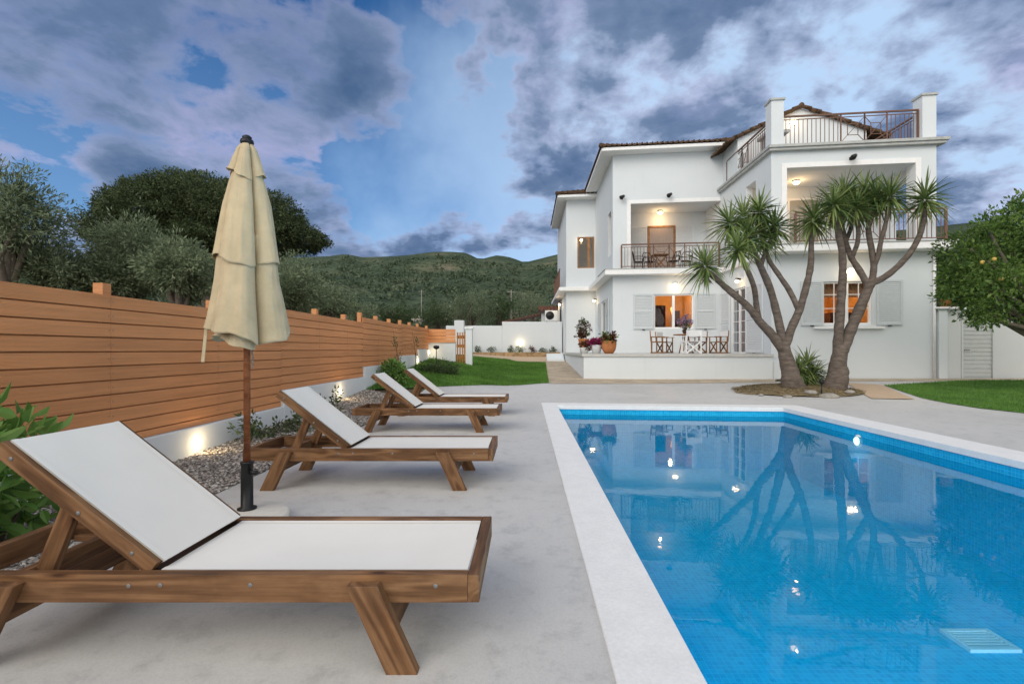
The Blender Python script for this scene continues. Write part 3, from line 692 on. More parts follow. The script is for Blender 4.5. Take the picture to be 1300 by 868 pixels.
# french door in the side wall
mid = (dS[0] + dS[1]) / 2
window(left(HX), dS, .05, M['trim'], 'french_door', mull=(mid,), bars=tuple(('z', 1.06 + .42 * k) for k in range(1, 6)))
mb = MB(); mb.box(HX + .30, HX + .32, dS[0] - .2, dS[1] + .2, ZTER, 3.8); part('curtain', mb, pbr('rosy_curtain', (.36, .22, .18), .85, .15, 6, stretch=(1, 14, .4)))
shutter(left(HX - .003), 17.15, 18.50, ZTER + .03, 3.60, -.01, M['white_shutter'])
shutter(left(HX - .003), 19.96, 20.90, ZTER + .03, 3.60, -.01, M['white_shutter'])
# shuttered side window
window(left(XL), wS, .05, M['trim'])
shutter(left(XL - .003), 22.35, 23.17, 2.05, 3.62, -.01, M['shutter']); shutter(left(XL - .003), 24.93, 25.75, 2.05, 3.62, -.01, M['shutter'])
# upper wing window in a brown frame, glass reflecting the garden
f = window(front(DW), wW, .03, M['door_wood'], w=.07, mull=(wW[0] + (wW[1] - wW[0]) * .66,))
mb = MB(); mb.box(XW + T, XL + .6, DW + 1.3, DW + 1.35, ZS1, 9.5, H); part('interior_wall', mb, pbr('pale_interior_paint', (.55, .47, .38), .85, .1, 2))
plight('room_light', H(3.1, DW + .7, 8.6), 7, (1, .72, .42), .1, villa)  # lamp added inside to warm the look of the wing window
# upper left loggia: brown door between pale shutters
dU = (Xh(822, DL + 1.75), Xh(857, DL + 1.75), ZS1 + .04, 7.02)
dm = front(DL + 1.75)
mb = MB(); frame(mb, dm, dU[0], dU[1], dU[2], dU[3], -.06, -.002, .09); fd = part('balcony_door', mb, M['door_wood'])
mb = MB(); mb.box(dU[0] + .09, dU[1] - .09, -.03, -.004, dU[2] + .09, dU[3] - .09, dm); part('curtain', mb, pbr('rose_curtain', (.52, .36, .28), .85, .15, 6, stretch=(14, 1, .4)), fd)
mb = MB(); mb.box(dU[0] + .09, dU[1] - .09, -.05, -.04, dU[2] + .09, dU[3] - .09, dm); part('pane', mb, M['glass'], fd)
shutter(dm, dU[0] - .85, dU[0] - .03, dU[2], dU[3], -.005, M['white_shutter']); shutter(dm, dU[1] + .03, dU[1] + .85, dU[2], dU[3], -.005, M['white_shutter'])
mb = MB(); mb.box(XL + T + .02, XL + T + .07, DL + .5, DL + 1.3, 6.4, 7.5, H); part('side_shutter', mb, M['door_wood'])
# right loggia: shutters and door on its back wall
bm_ = front(2.35)
shutter(bm_, 8.75, 9.95, ZS1 + .05, 7.0, -.005, M['white_shutter'])
d2 = (9.98, 11.2, ZS1 + .05, 7.0)
mb = MB(); frame(mb, bm_, *d2, -.06, -.002, .09); fd = part('balcony_door', mb, M['trim'])
mb = MB(); mb.box(d2[0] + .09, d2[1] - .09, -.04, -.03, d2[2] + .09, d2[3] - .09, bm_); part('pane', mb, M['glass'], fd)
mb = MB(); mb.box(d2[0] + .09, d2[1] - .09, -.025, -.01, d2[2] + .09, d2[3] - .09, bm_); part('curtain', mb, pbr('pale_curtain', (.6, .5, .4), .85, .1, 6, stretch=(14, 1, .4)), fd)
shutter(bm_, 11.23, 12.3, ZS1 + .05, 7.0, -.005, M['white_shutter'])

# interiors seen through the two lit windows
def room(x0, x1, d0, d1, z0, z1, mat):
    mb = MB(); t = .05
    mb.box(x0, x1, d1, d1 + t, z0, z1, H); mb.box(x0 - t, x0, d0, d1, z0, z1, H); mb.box(x1, x1 + t, d0, d1, z0, z1, H)
    mb.box(x0, x1, d0, d1, z0 - t, z0, H); mb.box(x0, x1, d0, d1, z1, z1 + t, H)
    return part('interior_wall', mb, mat)
room(4.4, 8.0, DL + T + .01, DL + 4, ZTER, 4.3, M['orange_wall'])
mb = MB(); mb.box(4.6, 6.55, DL + 1.9, DL + 2.3, ZTER, 3.30, H); part('interior_wardrobe', mb, M['dark_room'])
mb = MB(); mb.box(7.55, 7.8, DL + 3.9, DL + 3.97, 2.3, 3.2, H); part('picture', mb, M['dark_room'])
mb = MB(); mb.lathe([(.05, 0), (.11, .28), (.09, .36), (.0, .37)], H(7.25, DL + 3.2, 2.95), 12); part('sconce', mb, M['shade'])
plight('room_light', H(6.9, DL + 2.3, 3.9), 60, (1, .62, .28), .12, villa)
room(9.0, 12.4, T + .01, 4, .9, 4.3, M['orange_wall'])
mb = MB()
cz0, cz1 = wR[2] + (wR[3] - wR[2]) * .60, wR[3] + .05
n = 60
vs = []
for i in range(n + 1):
    a = wR[0] - .02 + (wR[1] - wR[0] + .04) * i / n; e = .30 + .025 * math.sin(i * 1.25)
    zl = cz0 + .08 * abs(math.sin(math.pi * (i / n * 2)))
    vs += [H(a, e, zl), H(a, e, cz1)]
mb.add(vs, [(2 * i, 2 * i + 2, 2 * i + 3, 2 * i + 1) for i in range(n)], True); part('lace_curtain', mb, M['curtain'])
mb = MB(); mb.lathe([(.34, 0), (.16, .32), (.0, .33)], H(10.35, 1.7, 2.30), 16); part('lampshade', mb, M['shade'])
mb = MB(); mb.box(11.0, 11.9, 1.4, 2.1, .9, 2.55, H); part('interior_cabinet', mb, M['dark_room'])
plight('room_light', H(10.6, 1.6, 3.7), 75, (1, .60, .25), .12, villa)

# railings
def rail(p0, p1, z, h, xs=(), step=.135, lattice=(), pst=True):
    """p0, p1: (X, d); lattice: list of (t0, t1) along the run filled with crossed panels"""
    a = Vector(H(p0[0], p0[1], z)); b_ = Vector(H(p1[0], p1[1], z)); L_ = (b_ - a).length; u = (b_ - a) / L_
    mb = MB(); up = Vector((0, 0, 1))
    mb.bar(a + up * h, b_ + up * h, .055, .05); mb.bar(a + up * (h - .11), b_ + up * (h - .11), .025, .025); mb.bar(a + up * .09, b_ + up * .09, .03, .03)
    r_ = part('railing', mb, M['railing'])
    for t in ([0, L_] if pst else []) + [q for l in lattice for q in l]:
        g = MB(); c = a + u * t; w_ = .035 if t in (0, L_) else .018
        g.obox(c + up * h / 2, u * w_, u.cross(up) * w_, up * (h / 2 - .026)); part('post', g, M['railing'], r_)
    n = int(L_ / step); runs = []; cur = []
    for k in range(1, n):
        t = L_ * k / n
        if any(l[0] - .03 < t < l[1] + .03 for l in lattice):
            if cur: runs.append(cur)
            cur = []
        else: cur.append(t)
    if cur: runs.append(cur)
    for q_ in runs:
        g = MB()
        for t in q_: g.obox(a + u * t + up * (h - .02) / 2, u * .009, u.cross(up) * .009, up * ((h - .22) / 2))
        part('baluster_infill', g, M['railing'], r_)
    for l in lattice:
        g = MB(); zc0, zc1 = .10, h - .12; A = lambda t, zz: a + u * t + up * zz
        mt, mz = (l[0] + l[1]) / 2, (zc0 + zc1) / 2; qa = (l[1] - l[0]) * .22; qz = (zc1 - zc0) * .22
        for s1, s2 in (((l[0], zc0), (mt - qa, mz - qz)), ((l[1], zc0), (mt + qa, mz - qz)), ((l[0], zc1), (mt - qa, mz + qz)), ((l[1], zc1), (mt + qa, mz + qz)),
                       ((mt - qa, mz - qz), (mt + qa, mz - qz)), ((mt - qa, mz + qz), (mt + qa, mz + qz)), ((mt - qa, mz - qz), (mt - qa, mz + qz)), ((mt + qa, mz - qz), (mt + qa, mz + qz)),
                       ((mt - qa, mz - qz), (mt + qa, mz + qz))):
            g.bar(A(*s1), A(*s2), .018, .018)
        part('lattice_panel', g, M['railing'], r_)
    return r_
Lr = XR - .4 - HX - .42
rail((HX + .41, .16), (XR - .43, .16), ZT1 + .03, 1.06, lattice=((1.9, 2.65), (2.65, 3.35)))
rail((HX + .10, 3.9), (HX + .10, .42), ZT1 + .03, 1.0, lattice=((.9, 1.4), (1.4, 1.9)))
rail((XR - .25, .45), (XR - .25, 4.2), ZT1 + .03, 1.03)
rail((HX + .55, -.42), (XR - .05, -.42), ZS1 + .03, 1.03, lattice=((1.9, 2.6),))
rail((Xh(789, DL - .38), DL - .38), (HX - .2, DL - .38), ZS1 + .03, 1.03, lattice=((1.35, 2.0), (2.0, 2.65)))
mb = MB(); mb.bar((XW - .36, 27.2, 5.7), (XW - .36, 33, 5.7), .05, .05)
for k in range(30): mb.bar((XW - .36, 27.2 + k * .2, ZS1), (XW - .36, 27.2 + k * .2, 5.68), .02, .02)
part('side_railing', mb, M['railing'])

# roofs: rows of barrel tiles with stepped courses
def tiles(mb, fn, a0f, a1f, T_, course=.36, per=.21, amp=.06):
    """fn(a, t) -> point on the roof plane; a0f/a1f(t) -> limits along the eave; T_ length up the slope"""
    nc = int(T_ / course)
    for c in range(nc):
        t0, t1 = c * course, (c + 1) * course + .02
        A0, A1 = a0f(t0), a1f(t0)
        if A1 - A0 < per: break
        n = int((A1 - A0) / per); seg = 6; pts = []
        for i in range(n * seg + 1):
            a = A0 + (A1 - A0) * i / (n * seg); ph = (i % seg) / seg
            h = amp * (1.25 * max(0, math.sin(ph * 2 * math.pi)) - .3 * max(0, -math.sin(ph * 2 * math.pi)))
            lo = fn(a, t0) + Vector((0, 0, .05 + h + random.uniform(-.008, .008))); b0, b1 = a0f(t1), a1f(t1)
            hi = fn(min(max(a, b0), b1), t1) + Vector((0, 0, .018 + h * .8)); ed = fn(a, t0) + Vector((0, 0, -.0 + h * .6))
            pts += [ed, lo, hi]
        fs = []
        for i in range(n * seg):
            for k in (0, 1): fs.append((i * 3 + k, (i + 1) * 3 + k, (i + 1) * 3 + k + 1, i * 3 + k + 1))
        mb.add(pts, fs, False)
def hip(x0, x1, d0, d1, ze, slope, name, sides='FLR', mat=None):
    mb = MB(); half = (x1 - x0) / 2; Tm = half
    if 'F' in sides: tiles(mb, lambda a, t: Vector(H(a, d0 + t, ze + slope * t)), lambda t: x0 + t, lambda t: x1 - t, Tm)
    if 'L' in sides: tiles(mb, lambda a, t: Vector(H(x0 + t, a, ze + slope * t)), lambda t: d0 + t, lambda t: d1, Tm)
    if 'R' in sides: tiles(mb, lambda a, t: Vector(H(x1 - t, a, ze + slope * t)), lambda t: d0 + t, lambda t: d1, Tm)
    r_ = part(name, mb, mat or M['tile'])
    g = MB()   # ridge and hip caps
    def caps(p, q):
        p = Vector(p); q = Vector(q); n = max(1, int((q - p).length / .38))
        for k in range(n):
            a = p.lerp(q, k / n); b_ = p.lerp(q, (k + 1.1) / n); g.tube([a + Vector((0, 0, .05)), b_ + Vector((0, 0, .02))], [.115, .09], 8)
    caps(H(x0, d0, ze), H(x0 + half, d0 + half, ze + slope * half)); caps(H(x1, d0, ze), H(x1 - half, d0 + half, ze + slope * half))
    if d1 > d0 + half: caps(H(x0 + half, d0 + half, ze + slope * half), H(x0 + half, d1, ze + slope * half))
    part('ridge_tiles', g, mat or M['tile'], r_)
    s_ = MB(); s_.box(x0 + .05, x1 - .05, d0 + .05, d1, ze - .17, ze - .02, H); part('eave_soffit', s_, M['trim'], r_, bevel=.02)
    return r_
hip(3.16, HX + .35, DL - .60, DW + 7, ZE + .12, .33, 'roof')
hip(1.62, 6.0, DW - .62, DW + 6.4, 9.70, .36, 'roof')
# gable over the stairs behind the roof terrace
gx0_, gx1_, gxm = 7.9, 13.95, 10.73
zr, ze_ = 10.68, 9.40; g0 = 2.75
mb = MB(); sl = (zr - ze_) / (gxm - gx0_); sl2 = (zr - 9.35) / (gx1_ - gxm)
tiles(mb, lambda a, t: Vector(H(gx0_ + t, a, ze_ + sl * t)), lambda t: g0, lambda t: g0 + 5.5, gxm - gx0_)
tiles(mb, lambda a, t: Vector(H(gx1_ - t, a, 9.35 + sl2 * t)), lambda t: g0, lambda t: g0 + 5.5, gx1_ - gxm)
gr = part('roof', mb, M['tile'])
g = MB()
for k in range(14): g.tube([H(gxm, g0 - .05 + k * .4, zr + .08), H(gxm, g0 + .39 + k * .4, zr + .05)], [.10, .08], 8)
for k in range(9):
    for s_, xe, zz in ((0, gx0_, ze_), (1, gx1_, 9.35)):
        t0, t1 = k / 9, (k + 1.1) / 9
        g.tube([H(xe + (gxm - xe) * t0, g0, zz + (zr - zz) * t0 + .07), H(xe + (gxm - xe) * t1, g0, zz + (zr - zz) * t1 + .04)], [.085, .07], 8)
part('ridge_tiles', g, M['tile'], gr)
mb = MB()
pv = [(gx0_ + .5, ZT1 + .04), (gx1_ - .8, ZT1 + .04), (gx1_ - .8, 9.35 + sl2 * .8 + .02), (gxm, zr + .02), (gx0_ + .5, ze_ + sl * .5 + .02)]
vs = [H(x, g0 + .10, z) for x, z in pv] + [H(x, g0 + 5.3, z) for x, z in pv]
mb.add(vs, [(0, 1, 2, 3, 4), (9, 8, 7, 6, 5)] + [(k, (k + 1) % 5, 5 + (k + 1) % 5, 5 + k) for k in range(5)], False)
part('gable_wall', mb, M['plaster'])
mb = MB(); mb.box(HX + .62, HX + 1.15, 1.5, 2.1, ZT1 + .035, 9.16, H); mb.box(HX + .5, HX + 1.3, 1.4, 2.2, 9.162, 9.28, H)
tag(mk('terrace_counter', mb, M['slab'], bevel=.01), 'small grey stone counter with overhanging top beside the left pillar on the roof', 'counter')
# drainpipe and shutter hooks
mb = MB(); mb.tube([H(XR - .10, -.05, .2), H(XR - .10, -.05, ZS0 - .02)], .04, 8); part('drainpipe', mb, M['trim'])

# ---- lamps on the walls
def wall_lamp(name, pos, nrm, label, power, r_=.13, style='dome', mat='bulb', group='lit wall lamps', colr=(1, .72, .42), body='trim'):
    p = Vector(pos); n_ = Vector(nrm).normalized()
    t = thing(name, p, label, 'wall lamp', group)
    q = n_.to_track_quat('Z', 'Y').to_matrix()
    g = MB(); g.lathe([(r_ * .95, 0), (r_ * .95, .02), (r_ * .5, .03), (0, .03)], p, 16, q); mk('back_plate', g, M[body], t)
    if style == 'dome':
        g = MB(); g.lathe([(r_ * .9, .03), (r_ * .85, .06), (r_ * .5, .11), (0, .125)], p + Vector((0, 0, -.01)), 16, q); mk('lamp_glass', g, M[mat], t)
        g = MB(); a = p + n_ * .05 + Vector((0, 0, r_ * .75)); g.ball(a, r_ * .62, 8, (1.5, .9, .5)); mk('lamp_hood', g, M[body], t)
    else:
        g = MB(); g.tube([p + n_ * .02, p + n_ * .14 + Vector((0, 0, .03)), p + n_ * .2 + Vector((0, 0, -.01))], [.03, .035, .08], 12); mk('lamp_hood', g, M['black'], t)
        g = MB(); g.ball(p + n_ * .19 + Vector((0, 0, -.07)), .07, 8); mk('lamp_glass', g, M[mat], t)
    plight(name + '_light', p + n_ * .32 + Vector((0, 0, -.08)), power * .5, colr, .06, t)
    return t
fn = (HM, -1, 0)
wall_lamp('wall_lamp', H(Xh(857, DL), DL, Zh(363, 6.3, DL)), (-HM, -1, 0), 'lit oval wall lamp above the window behind the terrace table', 10)
wall_lamp('wall_lamp', (HX, 18.9, 3.92), (-1, 0, 0), 'lit black wall lamp above the glazed terrace door', 8, style='spot')
wall_lamp('wall_lamp', H(Xh(1079, 0), 0, Zh(345, 10.7, 0)), (-HM, -1, 0), 'lit white wall lamp above the wide window behind the yucca trees', 10)
wall_lamp('wall_lamp', (XL, 26.2, 3.9), (-1, 0, 0), 'lit black wall lamp near the shuttered side window', 8, style='spot')
wall_lamp('wall_lamp', (XW, 30.0, 4.05), (-1, 0, 0), 'lit lamp on the far side wall above the air conditioner', 8, style='spot')
wall_lamp('wall_lamp', H(Xh(738, DW), DW, Zh(305, 2.9, DW)), (-HM, -1, 0), 'small lit lamp standing in for a lamp reflection in the upper window', 5, r_=.08)  # added lamp in place of one only mirrored in the window glass
wall_lamp('wall_lamp', H(Xh(1006, g0 + .10), g0 + .10, Zh(155, 10.6, g0 + .1)), (-HM, -1, 0), 'lit lamp on the gable wall of the roof terrace', 10)
wall_lamp('ceiling_lamp', H(6.15, DL + 1.3, 7.58), (0, 0, -1), 'lit ceiling lamp in the left upper balcony above the brown door', 26, colr=(1, .62, .3))
wall_lamp('ceiling_lamp', H(9.9, 1.5, 7.40), (0, 0, -1), 'lit ceiling lamp in the right upper balcony behind the yucca crowns', 24, colr=(1, .62, .3))
def flood(pos, label, n_=(-HM, -1, 0)):
    p = Vector(pos); n_ = Vector(n_).normalized(); t = thing('spotlight', p, label, 'spotlight', 'unlit black floodlights')
    g = MB(); g.bar(p, p + n_ * .16, .03, .03); g.bar(p, p + n_ * .015, .1, .1); mk('bracket', g, M['black'], t)
    g = MB(); g.tube([p + n_ * .14 + Vector((.08, 0, .06)), p + n_ * .26 + Vector((-.06, 0, -.05))], [.06, .09], 12); mk('lamp_head', g, M['black'], t)
flood(H(Xh(849, DL), DL, Zh(249.5, 6, DL)), 'black floodlight centred above the left upper balcony')
flood(H(Xh(789.5, DL), DL, Zh(252, 4, DL)), 'small black floodlight near the outer corner beside the left upper balcony')
flood(H(Xh(1080, 0), 0, Zh(202, 10.7, 0)), 'black floodlight above the right upper balcony under the roof terrace')
# ------------------------------------------------------------------ fence, low wall, gate, back wall
FX = -3.78
steps = [(-2.6, 7.6, .32, 1.70), (7.6, 11.4, .57, 1.84), (11.4, 14.6, .80, 1.96), (14.6, 17.0, 1.02, 2.0), (17.0, 19.0, 1.22, 2.02)]
gw = thing('garden_wall', (FX, 8, 0), 'low white stepped wall under the brown board fence, between gravel and boards', 'wall')
for (y0, y1, zb_, zt_) in steps:
    mb = MB(); mb.box(FX - .22, FX, y0, y1 - .004, -.3, zb_); mk('wall_section', mb, M['plaster'], gw, bevel=.012)
mb = MB(); mb.box(FX - .22, -2.78, 19.0, 19.2, 0, 1.52); mk('wall_section', mb, M['plaster'], gw, bevel=.012)
fence = thing('board_fence', (FX, 8, .3), 'long brown fence of horizontal composite boards with square posts', 'fence')
posts = [-1.8, -.2, 1.35, 2.95, 4.49, 6.05, 7.6, 9.0, 10.4, 11.4, 12.6, 13.8, 15.0, 16.2, 17.4, 18.95]
for k in range(len(posts) - 1):
    y0, y1 = posts[k], posts[k + 1]; ym = (y0 + y1) / 2
    s_ = [q for q in steps if q[0] <= ym < q[1]][0]
    mb = MB(); z = s_[3]
    while z - .06 > s_[2]:
        zl = max(z - .119, s_[2] + .006); mb.box(FX - .075 + random.uniform(-.003, .003), FX - .045, y0 + .0015, y1 - .0015, zl, z); z -= .131
    mb.box(FX - .10, FX - .082, y0 + .05, y1 - .05, s_[2] + .01, s_[3] - .03); mb.cur = 1; z = s_[3] - .06; qs = Matrix.Rotation(R(90), 3, 'Y')  # backing sheet added behind the boards so the gaps look dark
    while z > s_[2] + .05 and y0 < 9:
        for yy_ in (y0 + .022, y1 - .022): mb.lathe([(.006, 0), (.006, .002), (0, .0025)], (FX - .044, yy_, z), 8, qs)
        z -= .131
    mk('board_panel', mb, [M['fence'], M['bolt']], fence, bevel=.004)
for y in posts:
    s_ = [q for q in steps if q[0] <= y < q[1] + .01]; zt_ = max(q[3] for q in s_); zl = min(q[2] for q in s_)
    mb = MB(); mb.box(FX - .172, FX - .082, y - .045, y + .045, zl, zt_ + .11)
    mk('post', mb, M['post'], fence)
mb = MB(); z = 2.0
while z > 1.56: mb.box(FX - .1, -2.78, 18.96, 18.99, z - .121, z); z -= .131
mk('board_panel', mb, M['fence'], fence)
gate = thing('garden_gate', (-2.6, 19.1, .6), 'narrow brown wooden gate of upright slats beside the white gate pillar', 'gate')
mb = MB()
for k in range(4): mb.box(-2.74 + k * .095, -2.69 + k * .095, 19.1, 19.14, .66, 1.88)
mk('slat_panel', mb, M['gate_wood'], gate)
mb = MB()
for z in (.9, 1.35, 1.7): mb.box(-2.755, -2.395, 19.145, 19.18, z - .06, z + .06)
mk('cross_rail', mb, M['gate_wood'], gate)
gp = thing('gate_pillar', (-2.3, 19.1, .6), 'white square pillar holding the slatted wooden gate', 'pillar')
mb = MB(); mb.box(-2.39, -2.14, 19.0, 19.25, .2, 2.02); mk('pillar_shaft', mb, M['plaster'], gp)
mb = MB(); mb.box(-2.43, -2.10, 18.96, 19.29, 2.02, 2.09); mk('cap', mb, M['trim'], gp)
bw = thing('back_wall', (-1, 29.5, .8), 'white rendered garden wall stepping up at the back of the lawn', 'wall')
mb = MB(); mb.box(-4.9, -1.5, 29.5, 29.72, 0, 2.66); mk('wall_section', mb, M['plaster'], bw, bevel=.02)
mb = MB(); mb.box(-1.5, 2.12, 29.5, 29.72, 0, 2.90); mk('wall_section', mb, M['plaster'], bw, bevel=.02)
mb = MB(); mb.box(-4.3, -3.75, 28.9, 29.45, .6, 2.95); mk('wall_pier', mb, M['plaster'], bw)
pl_ = thing('stone_planter', (-.6, 29.2, .8), 'low tan stone planting bed along the white back wall', 'planter')
mb = MB(); mb.box(-3.4, 1.95, 28.75, 28.95, .5, 1.06); mb.box(-3.4, -3.2, 28.95, 29.49, .5, 1.06); mk('stone_edge', mb, M['planter'], pl_)
mb = MB(); mb.box(-3.2, 1.95, 28.95, 29.49, .5, 1.0); mk('soil', mb, M['earth'], pl_)

def round_light(pos, nrm, label, power, r_=.055):
    p = Vector(pos); n_ = Vector(nrm).normalized(); q = n_.to_track_quat('Z', 'Y').to_matrix()
    t = thing('garden_wall_light', p, label, 'garden light', 'lit lights along the garden walls')
    g = MB(); g.lathe([(r_, .001), (r_, .006), (r_ * .7, .008), (0, .008)], p, 18, q); mk('light_rim', g, M['trim'], t)
    g = MB(); g.lathe([(r_ * .92, .008), (r_ * .8, .028), (0, .04)], p, 18, q); mk('light_lens', g, M['cool_bulb'], t)
    plight('wall_light', p + n_ * .16, power * .55, (1, .74, .40), .05, t)
def wl(u, v):
    Y = F * FX / (u - CU); return (FX, Y, CAM_H - (v - CV) * Y / F)
round_light(wl(250, 562), (1, 0, 0), 'lit round light on the low white wall behind the umbrella pole', 4)
round_light(wl(431, 497), (1, 0, 0), 'lit round light on the low white wall behind the second and third loungers', 4)
round_light(wl(530, 457), (1, 0, 0), 'lit round light on the low wall where the left lawn begins', 3)
round_light(wl(544, 447), (1, 0, 0), 'farthest lit round light on the stepped low wall near the gate', 3)
round_light((-.42, 29.5, 1.62), (0, -1, 0), 'lit round light in the middle of the white back wall', 8, .16)

# ------------------------------------------------------------------ sun loungers
def set_frame(o, p0, p1, up=(0, 0, 1)):
    """put an object's local X axis from p0 to p1 (relative to its parent)"""
    p0 = Vector(p0); p1 = Vector(p1); d = (p1 - p0).normalized(); up = Vector(up); y = up.cross(d)
    if y.length < 1e-4: y = Vector((0, 1, 0))
    y.normalize(); z = d.cross(y)
    o.matrix_basis = Matrix(((d.x, y.x, z.x, p0.x), (d.y, y.y, z.y, p0.y), (d.z, y.z, z.z, p0.z), (0, 0, 0, 1)))
def beam(name, p0, p1, w, h, parent, mat='lounge_wood', bolts=(), side=-1, up=(0, 0, 1), bev=.004, cut=None):
    """board along local X, width w across (local Y), height h (local Z); steel bolts on one face"""
    L_ = (Vector(p1) - Vector(p0)).length; mb = MB()
    if cut:   # ends sawn level with the ground / rail: slope per unit of local z
        k = cut
        vs = [(x + k * z, y, z) for x in (0, L_) for y in (-w / 2, w / 2) for z in (-h / 2, h / 2)]
        mb.add(vs, [(0, 1, 3, 2), (4, 6, 7, 5), (0, 4, 5, 1), (2, 3, 7, 6), (0, 2, 6, 4), (1, 5, 7, 3)], False)
    else: mb.box(0, L_, -w / 2, w / 2, -h / 2, h / 2)
    mb.cur = 1
    for bx, bz in bolts:
        q = Matrix.Rotation(R(90), 3, 'X')
        mb.lathe([(.0085, 0), (.0085, .002), (.007, .0035), (0, .004)], (bx, side * w / 2, bz), 12, q if side < 0 else q.inverted())
    o = mk(name, mb, [M[mat], M['bolt']], parent, local=True, bevel=bev)
    set_frame(o, p0, p1, up); return o
LL, LW, HS, RH, RT = 2.06, .657, .350, .104, .045
HX0, BL, BA = .815, .745, R(38)
def make_lounger(label, loc):
    t = thing('sun_lounger', loc, label, 'sun lounger', 'wooden sun loungers beside the pool')
    zc = HS - RH / 2
    for y, s in ((RT / 2, -1), (LW - RT / 2, 1)):
        beam('side_rail', (0, y, zc), (LL, y, zc), RT, RH, t, bolts=((.78, .012), (.90, .015), (1.24, .015), (LL - .12, .012)) if s < 0 else (), side=s)
    beam('end_rail', (-RT / 2 + .0, 0, zc), (-RT / 2, LW, zc), RT, RH, t); beam('end_rail', (LL + RT / 2, 0, zc), (LL + RT / 2, LW, zc), RT, RH, t)
    for y, s in ((-.024, -1), (LW + .024, 1)):
        a = Vector((.335, y, HS - .022)); b = Vector((.18, y, 0)); cutk = (a.x - b.x) / (a.z - b.z)
        beam('leg', b, a, .045, .105, t, bolts=((.28, 0),), side=s, up=(1, 0, 0), cut=.44)
        a = Vector((LL - .385, y, HS - .022)); b = Vector((LL - .235, y, 0))
        beam('leg', b, a, .045, .105, t, bolts=((.28, 0),), side=s, up=(1, 0, 0), cut=-.44)
    for x0, x1 in ((.285, .225), (LL - .335, LL - .275)):
        a = Vector((x0, LW / 2, .245)); b = Vector((x1, LW / 2, .13)); d = (a - b).normalized()
        beam('leg_crosspiece', ((x0 + x1) / 2, 0, .19), ((x0 + x1) / 2, LW, .19), .035, .115, t, up=d)
    # backrest
    c_, s_ = math.cos(BA), math.sin(BA); hz = HS + .012
    def bk(q, y, o_=0): return Vector((HX0 - q * c_ + o_ * s_, y, hz + q * s_ + o_ * c_))
    for y, s in ((RT + .026, -1), (LW - RT - .026, 1)):
        beam('backrest_rail', bk(-.02, y), bk(BL, y), .042, .062, t, bolts=((.10, 0), (.36, -.005), (BL - .05, 0)) if s < 0 else (), side=-s if s > 0 else 1, up=(s_, 0, c_))
    for q in (BL - .025,): beam('backrest_slat', bk(q, RT + .05), bk(q, LW - RT - .05), .04, .03, t, up=(s_, 0, c_))
    def cloth(name, x0, x1, fn, sag):
        mb = MB(); n, k = 12, 8
        for side in (0, 1):
            P = []
            for i in range(n + 1):
                for j in range(k + 1):
                    q = x0 + (x1 - x0) * i / n; w_ = RT + .012 + (LW - 2 * RT - .024) * j / k if name == 'seat_sling' else RT + .030 + (LW - 2 * RT - .060) * j / k
                    dz = -sag * math.sin(math.pi * i / n) * math.sin(math.pi * j / k) - side * .004
                    P.append(fn(q, w_, dz))
            mb.add(P, [(i * (k + 1) + j, (i + 1) * (k + 1) + j, (i + 1) * (k + 1) + j + 1, i * (k + 1) + j + 1) for i in range(n) for j in range(k)], True)
        ya, yb_ = (RT + .012, LW - RT - .012) if name == 'seat_sling' else (RT + .030, LW - RT - .030)
        for w0, w1 in ((ya, ya + .028), (yb_ - .028, yb_)):
            P = []
            for i in range(n + 1):
                for w_ in (w0, w1):
                    q = x0 + (x1 - x0) * i / n; j_ = (w_ - ya) / (yb_ - ya); P.append(fn(q, w_, .0022 - sag * math.sin(math.pi * i / n) * math.sin(math.pi * j_)))
            mb.add(P, [(2 * i, 2 * i + 2, 2 * i + 3, 2 * i + 1) for i in range(n)], True)
        return mk(name, mb, M['sling'], t, local=True)
    cloth('back_sling', -.03, BL - .006, lambda q, y, dz: bk(q, y, .0355 + dz), .010)
    cloth('seat_sling', HX0 + .045, LL - .006, lambda q, y, dz: Vector((q, y, HS - .006 + dz)), .016)
    beam('dark_gap_bar', (HX0 + .025, RT, HS - .017), (HX0 + .025, LW - RT, HS - .017), .075, .012, t, mat='black')  # black bar put in for the dark gap at the hinge
    # prop holding the backrest
    for y in (RT + .085, LW - RT - .085):
        beam('prop', (.34, y, HS - .05), bk(.42, y, -.045), .036, .066, t, up=(0, 1, 0) if False else (1, 0, 0))
    beam('prop_crossbar', bk(.42, RT + .09, -.05), bk(.42, LW - RT - .09, -.05), .03, .045, t, up=(s_, 0, c_))
    beam('notched_rest', (.30, RT, HS - .05), (.30, LW - RT, HS - .05), .04, .07, t)
    for y in (RT + .02, LW - RT - .02): beam('inner_rail', (.04, y, HS - .085), (HX0 - .02, y, HS - .085), .035, .03, t)
    return t
bpy.context.view_layer.update()
l1 = make_lounger('front wooden sun lounger with raised white back, nearest the camera and the umbrella base', (-2.285, 1.845, 0))
for lab, loc, rz in (('wooden sun lounger with raised white back just behind the umbrella pole', (-2.395, 4.19, 0), 0),
                     ('third wooden sun lounger from the front, between two other loungers', (-2.50, 7.10, 0), -.004),
                     ('farthest wooden sun lounger, its white back against the lawn', (-2.46, 8.86, 0), -.006)):
    c = copy_tree(l1); c.location = loc; c.rotation_euler = (0, 0, rz); c['label'] = lab

